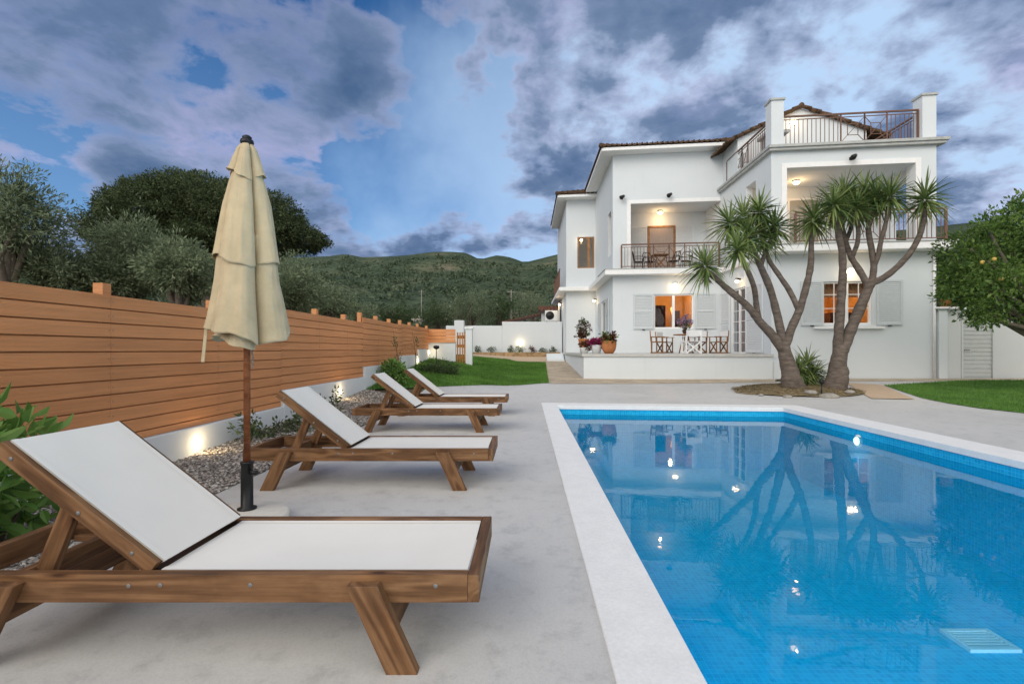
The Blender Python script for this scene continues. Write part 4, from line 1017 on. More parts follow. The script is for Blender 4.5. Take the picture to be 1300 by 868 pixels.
# ------------------------------------------------------------------ closed umbrella
UX, UY = -1.972, 3.44
umb = thing('patio_umbrella', (UX, UY, 0), 'closed beige cloth umbrella on a brown wooden pole with a cream round base', 'umbrella')
mb = MB(); mb.lathe([(.30, .004), (.315, .012), (.315, .06), (.30, .072), (.02, .078)], (UX - .0, UY - .10, .004), 48); mk('base_plate', mb, M['base_stone'], umb)
mb = MB(); mb.box(UX + .17, UX + .2, UY - .42, UY - .12, .004, .02); mb = MB()
mb.lathe([(.062, .08), (.062, .092), (.04, .1), (.0385, .40), (.043, .402), (.043, .415), (.03, .416)], (UX, UY, 0), 24)
mb.tube([(UX + .03, UY - .02, .345), (UX + .085, UY - .035, .345)], [.014, .016], 10); mk('base_sleeve', mb, M['black'], umb)
mb = MB(); mb.tube([(UX, UY, .40), (UX, UY, 2.64)], .0215, 18); mk('pole', mb, M['pole_wood'], umb)
def U(v): return CAM_H - (v - CV) * UY / F
A0 = R(-36)      # the deep crease faces the pool side
def tier(prof, seed, widths=(.25, .25, .24, .26), depth=.3, hem=.06, a0=A0, spread=1.0):
    """closed canopy cloth: broad folded panels with deep creases; prof = (z, half width) from top to hem"""
    mb = MB(); n = 240; rr = random.Random(seed); k = len(widths); edges = [0]
    for w_ in widths: edges.append(edges[-1] + w_)
    am = [rr.uniform(.8, 1.2) for _ in range(k)]; nz = 40; zs = [prof[0][0] + (prof[-1][0] - prof[0][0]) * i / nz for i in range(nz + 1)]
    pz = [p[0] for p in prof][::-1]; pr = [p[1] for p in prof][::-1]; rows = []
    for iz, z in enumerate(zs):
        r0 = float(np.interp(z, pz, pr)); f = iz / nz; row = []
        for i in range(n):
            q = i / n; kk = max(j for j in range(k) if edges[j] <= q + 1e-9); t_ = (q - edges[kk]) / widths[kk]; a = a0 + 2 * math.pi * q
            fold = (math.sin(math.pi * min(1, max(0, t_)))) ** .36
            dd = depth * am[kk]; near = min(q, 1 - q)          # the front crease is much deeper than the others
            if near < .09: dd = max(dd, .72 * (1 - near / .09) ** .5 + dd * (near / .09))
            r_ = r0 * (1 - min(.8, dd) * (1 - fold) * min(1, f * 2.5 + .45))
            # soft vertical drape folds and small creases
            dr_ = math.sin(t_ * math.pi * 3 + am[kk] * 9 + z * 1.5) * .022 * f + mnoise.noise(Vector((math.cos(a) * 3, math.sin(a) * 3, z * 2.0 + seed))) * .075 + mnoise.noise(Vector((math.cos(a) * 9, math.sin(a) * 9, z * 5 + seed))) * .022
            r_ *= 1 + dr_ * min(1, f * 2 + .3)
            zz = z + f ** 3 * (hem * .5 * (abs(math.sin(a - R(-46))) if math.cos(a - R(-46)) > 0 else 1.0) - hem * .07 * math.sin(math.pi * t_) + hem * .10 * math.sin(a * 3 + seed) + .004 * math.sin(a * 11 + seed))
            row.append((UX + r_ * math.cos(a), UY + r_ * math.sin(a) * .92, zz))
        rows.append(row)
    vs = [p for r_ in rows for p in r_]
    mb.add(vs, [(i * n + j, i * n + (j + 1) % n, (i + 1) * n + (j + 1) % n, (i + 1) * n + j) for i in range(nz) for j in range(n)], True)
    return mb
def cl(name, mb, parent):
    o = mk(name, mb, M['canvas'], parent); s_ = o.modifiers.new('s', 'SOLIDIFY'); s_.thickness = .004; return o
can = cl('canopy', tier([(U(300), .15), (U(330), .195), (U(360), .212), (U(405), .25), (U(441), .278)], 5, (.24, .26, .23, .27), .34, .30), umb)
cl('inner_hem', tier([(U(400), .12), (U(415), .19), (U(443), .225)], 15, (.3, .2, .26, .24), .3, .16, A0), can)
cl('upper_canopy_tier', tier([(U(215), .085), (U(235), .120), (U(260), .152), (U(300), .186), (U(344), .222)], 3, (.23, .27, .24, .26), .28, .17), can)
cl('vent_cap', tier([(U(184), .042), (U(190), .066), (U(205), .092), (U(233), .128)], 9, (.24, .2, .2, .14, .22), .42, .15), can)
mb = MB(); mb.bar((UX - .235, UY - .08, U(418)), (UX - .245, UY - .10, U(459)), .022, .004, (0, 1, 0)); cl('tie_strap', mb, can)
mb = MB(); mb.lathe([(.035, U(186)), (.045, U(181)), (.04, U(178)), (.026, U(177)), (.032, U(174.5)), (.018, U(172.5)), (0, U(172.3))], (UX, UY, 0), 16); mk('finial', mb, M['black'], umb)
mb = MB()
for k in range(9): mb.ball((UX + .055 + .004 * math.sin(k * 2), UY - .03, U(441) - k * .017), .007, 6, (1, .6, 1.3))
mb.tube([(UX + .02, UY, U(436)), (UX + .05, UY - .03, U(434)), (UX + .055, UY - .03, U(441))], .004, 6); mk('pulley_chain', mb, M['bolt'], umb)

# ------------------------------------------------------------------ furniture on the terrace and balcony
def director_chair(label, loc, rz, frame_mat, cloth_mat, group, h=.86):
    t = thing('director_chair', loc, label, 'chair', group)
    def L_(name, bars, mat, par=t):
        mb = MB()
        for p0, p1, w_, h_ in bars: mb.bar(p0, p1, w_, h_)
        return mk(name, mb, M[mat], par, local=True)
    for y in (-.2, .2):
        L_('cross_legs', [((-.27, y, .02), (.25, y, .43), .03, .045), ((.27, y + .03, .02), (-.25, y + .03, .43), .03, .045), ((-.29, y, .02), (-.29, y, .05), .05, .05)], frame_mat)
    for x in (-.28, .28):
        L_('side_frame', [((x, -.23, .03), (x, .25, .03), .035, .045), ((x, -.22, .44), (x, .24, .44), .035, .04), ((x, .22, .05), (x, .22, .62), .035, .035), ((x, .24, .44), (x, .27, h), .03, .04), ((x, -.2, .05), (x, -.2, .62), .035, .035)], frame_mat)
        L_('armrest', [((x, -.27, .635), (x, .25, .635), .06, .025)], frame_mat)
    mb = MB(); mb.box(-.27, .27, -.2, .2, .445, .46); mk('seat', mb, M[cloth_mat], t, local=True)
    mb = MB(); mb.box(-.29, .29, .225, .245, h - .22, h - .01); o = mk('backrest', mb, M[cloth_mat], t, local=True)
    t.rotation_euler = (0, 0, rz); return t
ft = lambda X, d, z=ZTER + .005: Vector(H(X, d, z))
G1 = 'director chairs round the terrace table'
director_chair('brown director chair farthest left at the terrace table, white canvas back', ft(5.05, 1.9), R(75), 'chair_wood', 'white_cloth', G1)
director_chair('brown director chair left of the terrace table, second from the left', ft(5.55, 2.7), R(50), 'chair_wood', 'white_cloth', G1)
director_chair('white framed director chair in the middle, seen from behind in front of the table', ft(6.10, 1.25), R(186), 'trim', 'white_cloth', G1)
director_chair('brown director chair close to the right side of the terrace table', ft(6.75, 2.6), R(-60), 'chair_wood', 'white_cloth', G1)
director_chair('brown director chair farthest right at the terrace table, beside the glazed door', ft(7.30, 1.9), R(-85), 'chair_wood', 'white_cloth', G1)
tb = thing('terrace_table', ft(6.15, 2.1), 'small round dark wooden table among the director chairs', 'table')
mb = MB(); mb.lathe([(.44, .70), (.45, .72), (.44, .74), (0, .74)], ft(6.15, 2.1), 28); mk('table_top', mb, M['door_wood'], tb)
for k in range(3):
    mb = MB(); a = k * 2.1; c = ft(6.15, 2.1); mb.tube([c + Vector((.3 * math.cos(a), .3 * math.sin(a), 0)), c + Vector((.1 * math.cos(a), .1 * math.sin(a), .70))], .022, 8); mk('leg', mb, M['door_wood'], tb)

# ------------------------------------------------------------------ foliage
def rand_dirs(n):
    v = rng.normal(size=(n, 3)); return v / np.linalg.norm(v, axis=1)[:, None]
def leaf_quads(P, N, size, aspect, svar=.4):
    """pointed four sided leaves at points P with long axis along N"""
    n = len(P); r = rand_dirs(n); s = np.cross(N, r); s /= (np.linalg.norm(s, axis=1)[:, None] + 1e-9)
    L_ = size * (1 + svar * rng.uniform(-1, 1, n))[:, None]; W = L_ * aspect
    b = P; t = P + N * L_; m = P + N * L_ * .5; up = np.cross(s, N) * L_ * .10
    V = np.stack([b, m + s * W / 2 + up, t, m - s * W / 2 + up], axis=1); return V.reshape(-1, 3)
def leaf_fine(P, N, size, aspect, svar=.35):
    """oval leaves folded along the midrib, two five sided halves each"""
    n = len(P); r = rand_dirs(n); s = np.cross(N, r); s /= (np.linalg.norm(s, axis=1)[:, None] + 1e-9); up = np.cross(s, N)
    L_ = size * (1 + svar * rng.uniform(-1, 1, n))[:, None]; out = []
    def pt(t, w_, k): return P + N * L_ * t + s * (L_ * aspect * w_ * .5) + up * (L_ * (k * abs(w_) - .16 * t * t))
    for sg in (-1, 1): out.append(np.stack([pt(0, 0, 0), pt(.22, sg * .72, .06), pt(.5, sg * 1.0, .08), pt(.8, sg * .6, .05), pt(1, 0, 0)], axis=1))
    return np.stack(out, axis=1).reshape(-1, 3)
def clumps(blobs, nclump, crad, shell=.75):
    """clump centres spread through ellipsoids, mostly near their surface"""
    C = []; w = np.array([(b[1][0] * b[1][1] * b[1][2]) ** (2 / 3) for b in blobs]); w = w / w.sum(); cnt = rng.multinomial(nclump, w)
    for b, k in zip(blobs, cnt):
        d = rand_dirs(k); rr = np.where(rng.random(k) < shell, rng.uniform(.78, 1.06, k), rng.uniform(.2, .8, k))
        C.append(np.array(b[0]) + d * rr[:, None] * np.array(b[1]))
    C = np.concatenate(C); return C, crad * rng.uniform(.55, 1.35, len(C))
def foliage(name, blobs, mat, parent, nclump, crad, per, size, aspect=.4, shell=.75, out=.6, flat=1.0, fine=False):
    C, cr = clumps(blobs, nclump, crad, shell); P = []; N = []
    ctr = np.mean([b[0] for b in blobs], axis=0)
    for c, r_ in zip(C, cr):
        d = rand_dirs(per); q = d * (rng.random(per) ** .5)[:, None] * r_; q[:, 2] *= flat; P.append(c + q)
        o_ = (c - ctr) / (np.linalg.norm(c - ctr) + 1e-6); nn_ = d * .8 + out * o_ + rng.normal(size=(per, 3)) * .5; N.append(nn_ / np.linalg.norm(nn_, axis=1)[:, None])
    if fine: return mk_np(name, leaf_fine(np.concatenate(P), np.concatenate(N), size, aspect), None, mat, parent, 5)
    V = leaf_quads(np.concatenate(P), np.concatenate(N), size, aspect)
    return mk_np(name, V, None, mat, parent)
def limbs(mb, base, tops, r0, r1, rise=.45):
    base = Vector(base)
    for t in tops:
        t = Vector(t); m = base.lerp(t, .5) + Vector((random.uniform(-.1, .1), random.uniform(-.1, .1), .08)) * (t - base).length
        mb.tube([base, base.lerp(m, .5) + Vector((0, 0, .04)), m, m.lerp(t, .5), t], [r0, r0 * .85, (r0 + r1) / 2, r1 * 1.3, r1], 8, jit=.06)
def tree(kind, label, cat, x, y, blobs, mat, nclump, crad, per, size, aspect=.35, trunk=(.16, .05), group=None, fork=.8, shell=.75, flat=1.0, lean=0.0, base=None):
    z0 = gz(x, y); t = thing(kind, (x, y, z0), label, cat, group)
    bl = [((x + b[0], y + b[1], z0 + b[2]), b[3]) for b in blobs]
    g = MB(); fk = Vector((x + lean, y, z0 + fork)); g.tube([(x, y, z0 - .1), (x + lean * .4, y + .05, z0 + fork * .5), fk], [trunk[0] * 1.3, trunk[0] * 1.05, trunk[0] * .9], 10, jit=.05)
    limbs(g, fk, [b[0] for b in bl], trunk[0] * .7, trunk[1]); mk('trunk', g, M['bark2'], t)
    foliage('crown', bl, mat, t, nclump, crad, per, size, aspect, shell, flat=flat); return t
GT = 'trees beyond the brown fence'
def px(u, Y): return (u - CU) * Y / F
def pz_(v, Y): return CAM_H + (CV - v) * Y / F
# umbrella pine far behind the fence
Yp = 36.0; xp = px(262, Yp); zg = gz(xp, Yp)
pb = []
for (u, v, ru, rv, dy, ry) in ((262, 284, 112, 52, 0, 5.5), (215, 272, 62, 34, -1.5, 4.0), (318, 274, 58, 32, -1.2, 4.0), (262, 262, 66, 32, 1.0, 4.5), (165, 292, 42, 24, 0, 3.5), (362, 300, 42, 20, 0, 3.5), (135, 298, 20, 12, 0, 2.0), (394, 304, 18, 8, 0, 2.0), (250, 312, 110, 16, -1, 5.0)):
    Yq = Yp + dy; pb.append((px(u, Yq) - xp, dy, pz_(v, Yq) - zg, (ru * Yq / F, ry, rv * Yq / F)))
tree('umbrella_pine', 'huge dark green domed umbrella pine rising behind the beige umbrella', 'tree', xp, Yp, pb, M['pine'], 4200, .46, 44, .17, .42, (.5, .12), GT, 4.2, .90, .7)
# olives and other trees just beyond the fence
def olive(u, v0, v1, w, Y, label, mat='olive', n=170, kind='olive_tree', cat='tree', size=.15, group=GT, per=60):
    x = px(u, Y); zg = gz(x, Y); zt = pz_(v0, Y) - zg; hw = w * Y / F; zb = max(.9, pz_(v1, Y) - zg); bl = []
    for k in range(7):
        a = k * 2.4; q = .62 * math.sqrt(k / 7); hz = random.uniform(.2, .8)
        bl.append((hw * q * math.cos(a), hw * q * math.sin(a) * .9, zb + (zt - zb) * (.30 + .42 * hz) * (1 - .25 * q), (hw * .52, hw * .52, (zt - zb) * .30)))
    bl.append((0, 0, zb + (zt - zb) * .72, (hw * .45, hw * .45, (zt - zb) * .28)))
    return tree(kind, label, cat, x, Y, bl, M[mat], n, hw * .23, per, size, .26, (.16, .04), group, max(.5, zb * .7))
olive(10, 205, 352, 66, 15, 'tall ragged olive tree at the left edge above the fence', n=230, per=50)
olive(-62, 215, 352, 70, 17, 'tall ragged olive tree mostly cut off by the left frame edge', n=200, per=50)
olive(70, 312, 372, 48, 16, 'small grey-green olive tree between the tall left tree and the pine', n=150)
olive(135, 318, 376, 40, 17, 'low grey-green olive tree at the left foot of the pine', n=130)
olive(165, 276, 384, 62, 18, 'wide silvery olive tree in front of the left half of the pine', n=260)
olive(228, 296, 388, 46, 16.5, 'silvery olive tree directly left of the closed umbrella', n=180)
olive(300, 318, 396, 46, 19, 'grey olive tree half hidden behind the umbrella cloth', n=150)
olive(372, 326, 402, 46, 22, 'bushy olive tree right of the umbrella under the pine edge', n=200)
olive(418, 362, 408, 32, 26, 'small rounded olive bush right of the pine above the fence', n=120)
olive(455, 382, 412, 28, 34, 'small dark olive bush over the middle of the fence', n=90)
olive(500, 386, 414, 30, 40, 'low dark bush above the far end of the fence', n=90, mat='dark_leaf')
olive(556, 380, 418, 34, 46, 'dark bushy tree left of the white gate pillar', n=120, mat='dark_leaf', group='trees behind the white back wall')
olive(598, 366, 416, 38, 44, 'pale bushy olive tree above the white back wall', n=170, group='trees behind the white back wall')
olive(634, 372, 412, 32, 48, 'dark round tree behind the white back wall next to the tiled outbuilding', n=140, mat='dark_leaf', group='trees behind the white back wall')
olive(676, 372, 400, 30, 56, 'far grey bush above the tiled outbuilding roof', n=100, group='trees behind the white back wall')
# right hand side
GR = 'trees beyond the right end of the house'
olive(1204, 300, 470, 34, 24, 'dark tree filling the gap between house and citrus tree', n=240, mat='dark_leaf', group=GR)
olive(1255, 296, 470, 46, 27, 'dark green tree behind the citrus tree', n=240, mat='dark_leaf', group=GR)
olive(1330, 290, 470, 60, 30, 'dark green tree at the right edge behind the grey garden wall', n=220, mat='dark_leaf', group=GR)
# citrus tree
Yc_ = 12.2; xc = px(1345, Yc_); zg = gz(xc, Yc_); cb_ = []
for u, v, ru, rv in ((1262, 335, 52, 44), (1300, 300, 52, 36), (1232, 358, 38, 32), (1290, 372, 46, 30), (1345, 330, 60, 50), (1222, 388, 22, 16), (1262, 396, 26, 14), (1292, 266, 16, 12), (1210, 372, 16, 10), (1222, 318, 16, 10), (1240, 296, 14, 9), (1212, 345, 12, 9), (1236, 404, 12, 8), (1274, 288, 16, 10), (1335, 392, 50, 26), (1375, 345, 50, 60)):
    cb_.append((px(u, Yc_) - xc, random.uniform(-.5, .5), pz_(v, Yc_) - zg, (ru * Yc_ / F, max(ru, 28) * Yc_ / F * .95, rv * Yc_ / F)))
ct = tree('citrus_tree', 'leafy orange tree with ripening fruit hanging over the right lawn', 'tree', xc, Yc_, cb_, M['citrus'], 560, .23, 42, .105, .42, (.13, .03), None, 1.0, .6)
for u, v in ((1247, 333), (1262, 329), (1271, 354)):
    mb = MB(); mb.ball(at(u, v, Yc_ - .80), .048, 10); mk('fruit', mb, M['fruit'], ct)

# ------------------------------------------------------------------ yucca trees
Yy = 12.9; S5 = .34547
def z5(p, dy=0.0):
    """point from the coordinates of the enlarged crop of the yuccas"""
    return at(860 + p[0] * S5, 200 + p[1] * S5, Yy + dy)
def head(parent, c, n=120, ln=.58, axis=(0, 0, 1), seed=0):
    n = int(n * .62); ln *= 1.08
    rr = np.random.default_rng(seed); c = Vector(c); V = []; Fq = []
    ax = Vector(axis).normalized(); q = ax.to_track_quat('Z', 'Y')
    for k in range(n):
        th = math.acos(1 - 1.75 * (k + .5) / n) if k < n * .9 else rr.uniform(1.9, 2.6); ph = k * 2.39996 + rr.uniform(-.3, .3)
        d = q @ Vector((math.sin(th) * math.cos(ph), math.sin(th) * math.sin(ph), math.cos(th)))
        L_ = ln * rr.uniform(.75, 1.12) * (1 if th < 1.9 else .8); w_ = .050 * rr.uniform(.8, 1.15); s = d.cross(Vector((rr.normal() * .25, rr.normal() * .25, 1)))
        if s.length < .05: s = d.cross(Vector((1, 0, 0)))
        s.normalize(); nrm = s.cross(d); b0 = c + ax * (.10 * math.cos(th)) + d * .03; droop = rr.uniform(.06, .42) * math.sin(min(th, 1.6)); i0 = len(V)
        for j, (t_, ww) in enumerate(((0, .55), (.25, 1), (.55, .9), (.82, .5), (1, .04))):
            p = b0 + d * (L_ * t_) + Vector((0, 0, -droop * L_ * t_ * t_ * 1.5)); fo = nrm * (w_ * .18 * ww)
            V += [p - s * (w_ * ww / 2) + fo, p - fo * .6, p + s * (w_ * ww / 2) + fo]
        for j in range(4):
            for m_ in (0, 1): a = i0 + j * 3 + m_; Fq.append((a, a + 1, a + 4, a + 3))
    return mk_np('leaf_head', np.array([tuple(v) for v in V]), np.array(Fq), M['yucca'], parent)
def skirt(parent, c, seed, n=26):
    rr = np.random.default_rng(seed); P = np.array([tuple(c)] * n) + rr.normal(size=(n, 3)) * .03; P[:, 2] -= rr.uniform(.02, .2, n)
    N = rr.normal(size=(n, 3)); N[:, 2] = -np.abs(N[:, 2]) - 1.2; N /= np.linalg.norm(N, axis=1)[:, None]
    return mk_np('dry_leaf_skirt', leaf_quads(P, N, .28, .09), None, M['yucca_dry'], parent)
def yucca(label, base, branches, heads, root):
    t = thing('yucca_tree', base, label, 'tree', 'two multi-stemmed yucca trees'); mb = MB(); random.seed(len(branches) + 3)
    for pts, dys, r in branches:
        P = [z5(p, dy) for p, dy in zip(pts, dys)]; Q = []; Rr = []
        for i in range(len(P) - 1):
            for k in range(4):
                f = k / 4; a = P[max(0, i - 1)]; b = P[i]; c = P[i + 1]; d = P[min(len(P) - 1, i + 2)]
                Q.append(.5 * ((2 * b) + (c - a) * f + (2 * a - 5 * b + 4 * c - d) * f * f + (3 * b - a - 3 * c + d) * f ** 3)); g_ = (i + f) / (len(P) - 1)
                Rr.append((r[0] + (r[1] - r[0]) * g_) * random.uniform(.95, 1.07))
        Q.append(P[-1]); Rr.append(r[1]); mb.tube(Q, Rr, 12, jit=.06)
    mk('trunk', mb, M['bark'], t)
    for k, (p, dy, ax, n, ln) in enumerate(heads):
        head(t, z5(p, dy), n, ln, ax, k + 100 * len(branches))
        if k % 2 == 0: skirt(t, z5((p[0], p[1] + 12), dy), k)
    return t
b1 = at(1012, 497, 12.9); b2 = at(1058, 494, 12.9)
bl1 = [([(432, 875), (420, 815), (402, 745), (388, 690)], (0, 0, 0, 0), (0.265, 0.147)),
       ([(432, 865), (418, 815), (412, 770)], (0, -.05, 0), (0.339, 0.177)),
       ([(395, 720), (350, 655), (300, 600), (262, 550), (190, 488), (135, 440), (112, 418)], (0, -.05, -.1, -.2, -.3, -.35, -.35), (0.125, 0.055)),
       ([(300, 600), (290, 540), (282, 480), (262, 425), (238, 380), (226, 362)], (-.1, -.1, -.3, -.45, -.5, -.5), (0.077, 0.052)),
       ([(390, 700), (378, 630), (362, 560), (340, 480), (306, 400), (280, 345), (262, 322)], (0, .1, .15, .2, .2, .1, .1), (0.118, 0.063)),
       ([(392, 705), (420, 625), (448, 560), (472, 480), (490, 395), (492, 320), (500, 265)], (0, 0, 0, -.05, -.1, -.1, -.1), (0.118, 0.055)),
       ([(446, 560), (412, 490), (372, 430), (338, 380), (322, 330)], (0, .1, .25, .35, .35), (0.074, 0.055)),
       ([(306, 400), (330, 330), (352, 285)], (.2, .3, .45), (0.063, 0.044)),
       ([(250, 400), (215, 320), (196, 270)], (-.45, -.2, 0), (0.055, 0.044))]
h1 = [((102, 400), -.35, (-.45, -.1, 1), 162, 0.67), ((222, 345), -.5, (-.2, -.3, 1), 148, 0.58), ((258, 298), .1, (-.1, -.2, 1), 175, 0.67), ((320, 305), .35, (.1, .1, 1), 148, 0.62),
      ((355, 262), .45, (.3, .1, 1), 162, 0.65), ((194, 248), 0, (-.3, 0, 1), 162, 0.65), ((300, 205), .35, (.15, .1, 1), 162, 0.62), ((245, 222), .5, (-.1, .2, 1), 135, 0.58), ((500, 235), -.1, (.05, -.1, 1), 175, 0.69)]
bl1 += [([(320, 340), (305, 270), (300, 225)], (.35, .35, .35), (0.052, 0.040)), ([(265, 330), (250, 270), (246, 235)], (.1, .4, .5), (0.052, 0.040))]
yucca('left yucca tree with leaning grey stems, its lowest crown reaching over the terrace', b1, bl1, h1, 0)
bl2 = [([(578, 868), (583, 810), (592, 750), (605, 690)], (0, 0, 0, 0), (0.265, 0.162)), ([(572, 862), (590, 805), (600, 770)], (0, -.06, 0), (0.324, 0.177)),
       ([(588, 740), (592, 650), (600, 550), (606, 450), (606, 360), (592, 280), (578, 215)], (0, -.05, -.1, -.15, -.2, -.2, -.2), (0.125, 0.063)),
       ([(605, 710), (638, 630), (672, 550), (698, 490), (714, 452)], (0, 0, 0, 0, 0), (0.147, 0.107)),
       ([(712, 462), (760, 440), (815, 395), (858, 345), (890, 285), (906, 225), (908, 190)], (0, -.1, -.2, -.25, -.3, -.3, -.3), (0.085, 0.055)),
       ([(714, 458), (722, 400), (712, 330), (702, 265), (716, 215), (728, 185)], (0, 0, .05, .1, .1, .1), (0.085, 0.052)),
       ([(722, 400), (738, 360), (748, 305), (766, 240), (776, 180)], (0, -.1, -.15, -.2, -.2), (0.063, 0.048)),
       ([(704, 478), (672, 420), (640, 370), (618, 310), (604, 240), (612, 180)], (0, .1, .2, .3, .3, .3), (0.088, 0.052)),
       ([(640, 370), (662, 310), (664, 250), (656, 215)], (.2, .05, -.05, -.05), (0.059, 0.044)), ([(618, 310), (640, 250), (632, 200)], (.3, .4, .5), (0.055, 0.044))]
h2 = [((572, 180), -.2, (-.15, -.1, 1), 175, 0.69), ((612, 145), .3, (0, 0, 1), 175, 0.67), ((655, 190), -.05, (.1, -.2, 1), 148, 0.58), ((640, 165), .5, (.1, .2, 1), 148, 0.62), ((728, 155), .1, (.1, 0, 1), 175, 0.65),
      ((780, 150), -.2, (.15, -.1, 1), 162, 0.62), ((908, 160), -.3, (.15, -.1, 1), 175, 0.69), ((690, 130), .5, (0, .2, 1), 135, 0.58)]
bl2 += [([(704, 270), (694, 200), (690, 155)], (.1, .35, .5), (0.052, 0.040))]
yucca('right yucca tree with dark crowns against the upper balcony, nearer the citrus tree', b2, bl2, h2, 0)
yb = thing('yucca_shrub', at(1021, 486, 13.3), 'low green yucca shrub growing between the two yucca trunks', 'shrub')
for k, (u, v, l_) in enumerate(((1013, 472, .46), (1024, 466, .54), (1034, 475, .46), (1017, 482, .42), (1029, 484, .42))): head(yb, at(u, v, 13.3 + .1 * (k % 3)), 110, l_, (random.uniform(-.2, .2), -.1, 1), 700 + k)
# mound under the yuccas
mc = hit(1020, 499)
def mz(x, y):
    q = ((x - mc[0]) / 1.75) ** 2 + ((y - mc[1] - .35) / 1.25) ** 2; return gz(x, y) + .16 * max(0, 1 - q) + .02 * mnoise.noise(Vector((x * 3, y * 3, 0)))
patch('tree_bed', [(mc[0] + 1.7 * math.cos(k * math.pi / 12) * (1 + .07 * math.sin(k * 5.0)), mc[1] + .35 + 1.2 * math.sin(k * math.pi / 12) * (1 + .07 * math.sin(k * 3.3))) for k in range(24)], .014, M['bed'], zf=mz)
for k, (u, v, s_) in enumerate(((1030, 503, .13), (1052, 505, .17), (1078, 502, .10), (1000, 505, .08), (1066, 497, .10), (966, 503, .05))):
    x, y = hit(u, v); mb = MB(); mb.ball((0, 0, 0), s_, 7, (1.3, 1, .55))
    mb.v = [tuple(Vector(p) * (1 + .25 * mnoise.noise(Vector(p) * 9 + Vector((k, 0, 0))))) for p in mb.v]
    o = mk('rock', mb, M['stone'], local=True); o.location = (x, y, mz(x, y) + .03)
    tag(o, ['pale rock at the front of the yucca bed', 'largest pale rock beside the black garden spike light', 'flat rock at the right side of the yucca bed', 'small rock left of the left yucca trunk', 'rock against the right yucca trunk', 'tiny stone at the left end of the yucca bed'][k], 'rock', 'rocks in the yucca bed')
gs = hit(1043, 504); zz = mz(*gs); sp_ = thing('spike_light', (gs[0], gs[1], zz), 'black garden spike light standing in front of the yucca trunks', 'garden light')
mb = MB(); mb.tube([(gs[0], gs[1], zz - .05), (gs[0], gs[1], zz + .30)], .017, 8); mk('spike', mb, M['black'], sp_)
mb = MB(); mb.lathe([(.02, .28), (.05, .30), (.055, .38), (.045, .40), (0, .41)], (gs[0], gs[1], zz), 14); mk('lamp_head', mb, M['black'], sp_)
gs = hit(554, 463); zz = gz(*gs); sp_ = thing('spike_light', (gs[0], gs[1], zz), 'thin black garden light on a stem at the far left of the lawn', 'garden light')
mb = MB(); mb.tube([(gs[0], gs[1], zz - .05), (gs[0], gs[1], zz + .62)], .014, 8); mk('stem', mb, M['black'], sp_)
mb = MB(); mb.lathe([(.02, .55), (.11, .60), (.10, .68), (0, .70)], (gs[0], gs[1], zz), 14); mk('lamp_head', mb, M['black'], sp_)

# ------------------------------------------------------------------ small plants
def shrub(kind, label, cat, x, y, blobs, mat, ncl, crad, per, size, aspect=.45, group=None, stems=True, z0=None, shell=.6):
    z0 = gz(x, y) if z0 is None else z0; t = thing(kind, (x, y, z0), label, cat, group); bl = [((x + b[0], y + b[1], z0 + b[2]), b[3]) for b in blobs]
    if stems:
        g = MB(); limbs(g, (x, y, z0 - .03), [b[0] for b in bl], .018, .006); mk('stem', g, M['bark2'], t)
    foliage('foliage', bl, M[mat], t, ncl, crad, per, size, aspect, shell, .5, fine=(mat == 'laurel')); return t
shrub('laurel_bush', 'bright green leafy bush behind the raised back of the front lounger', 'bush', -3.22, 2.95, [(0, 0, .45, (.34, .30, .38)), (-.15, .05, .25, (.34, .3, .22)), (.05, -.1, .70, (.2, .2, .2)), (.18, 0, .3, (.22, .25, .25))], 'laurel', 52, .12, 8, .125, .40)
shrub('laurel_bush', 'sparse leafy sprig standing above the front lounger back by the left frame edge', 'bush', -3.0, 2.60, [(0, 0, .72, (.13, .12, .22)), (-.1, .1, .45, (.16, .15, .25))], 'laurel', 22, .09, 7, .14, .4)
shrub('trailing_plant', 'low trailing plant against the low wall behind the second lounger', 'plant', -3.45, 6.5, [(0, 0, .10, (.30, .32, .10)), (.1, .4, .15, (.2, .25, .14)), (-.1, -.3, .22, (.12, .2, .2))], 'dark_leaf', 40, .07, 14, .06, .45, 'small plants on the gravel')
shrub('trailing_plant', 'small upright plant with wiry stems behind the second lounger back', 'plant', -3.3, 8.0, [(0, 0, .12, (.22, .35, .12)), (.05, .3, .3, (.06, .06, .22)), (.0, -.2, .25, (.06, .06, .2))], 'dark_leaf', 34, .06, 12, .055, .45, 'small plants on the gravel')
shrub('trailing_plant', 'dark sprawling plant on the gravel beside the third lounger', 'plant', -3.05, 7.1, [(0, 0, .08, (.22, .35, .10))], 'dark_leaf', 26, .07, 12, .055, .45, 'small plants on the gravel')
bx, by = hit(500, 489)
shrub('leafy_bush', 'round bright green bush between the backs of the two far loungers', 'bush', bx, by, [(0, 0, .28, (.30, .28, .26)), (-.1, .1, .48, (.2, .2, .16)), (.15, 0, .42, (.18, .2, .18))], 'laurel', 80, .10, 16, .09, .42)
t = thing('young_sapling', (bx - .1, by + .5, gz(bx, by)), 'thin bare sapling leaning up in front of the fence behind the green bush', 'sapling')
mb = MB(); zz = gz(bx, by); mb.tube([(bx - .0, by + .5, zz), (bx - .03, by + .5, zz + .7), (bx - .16, by + .5, zz + 1.45)], [.014, .010, .004], 6); mk('stem', mb, M['bark2'], t)
foliage('foliage', [((bx - .03, by + .5, zz + .7), (.06, .06, .25)), ((bx - .1, by + .5, zz + 1.15), (.05, .05, .3))], M['dark_leaf'], t, 16, .05, 8, .06, .35)
t = thing('young_sapling', (-3.5, 15.4, gz(-3.5, 15.4)), 'thin bare sapling against the far part of the fence near the stepped wall', 'sapling')
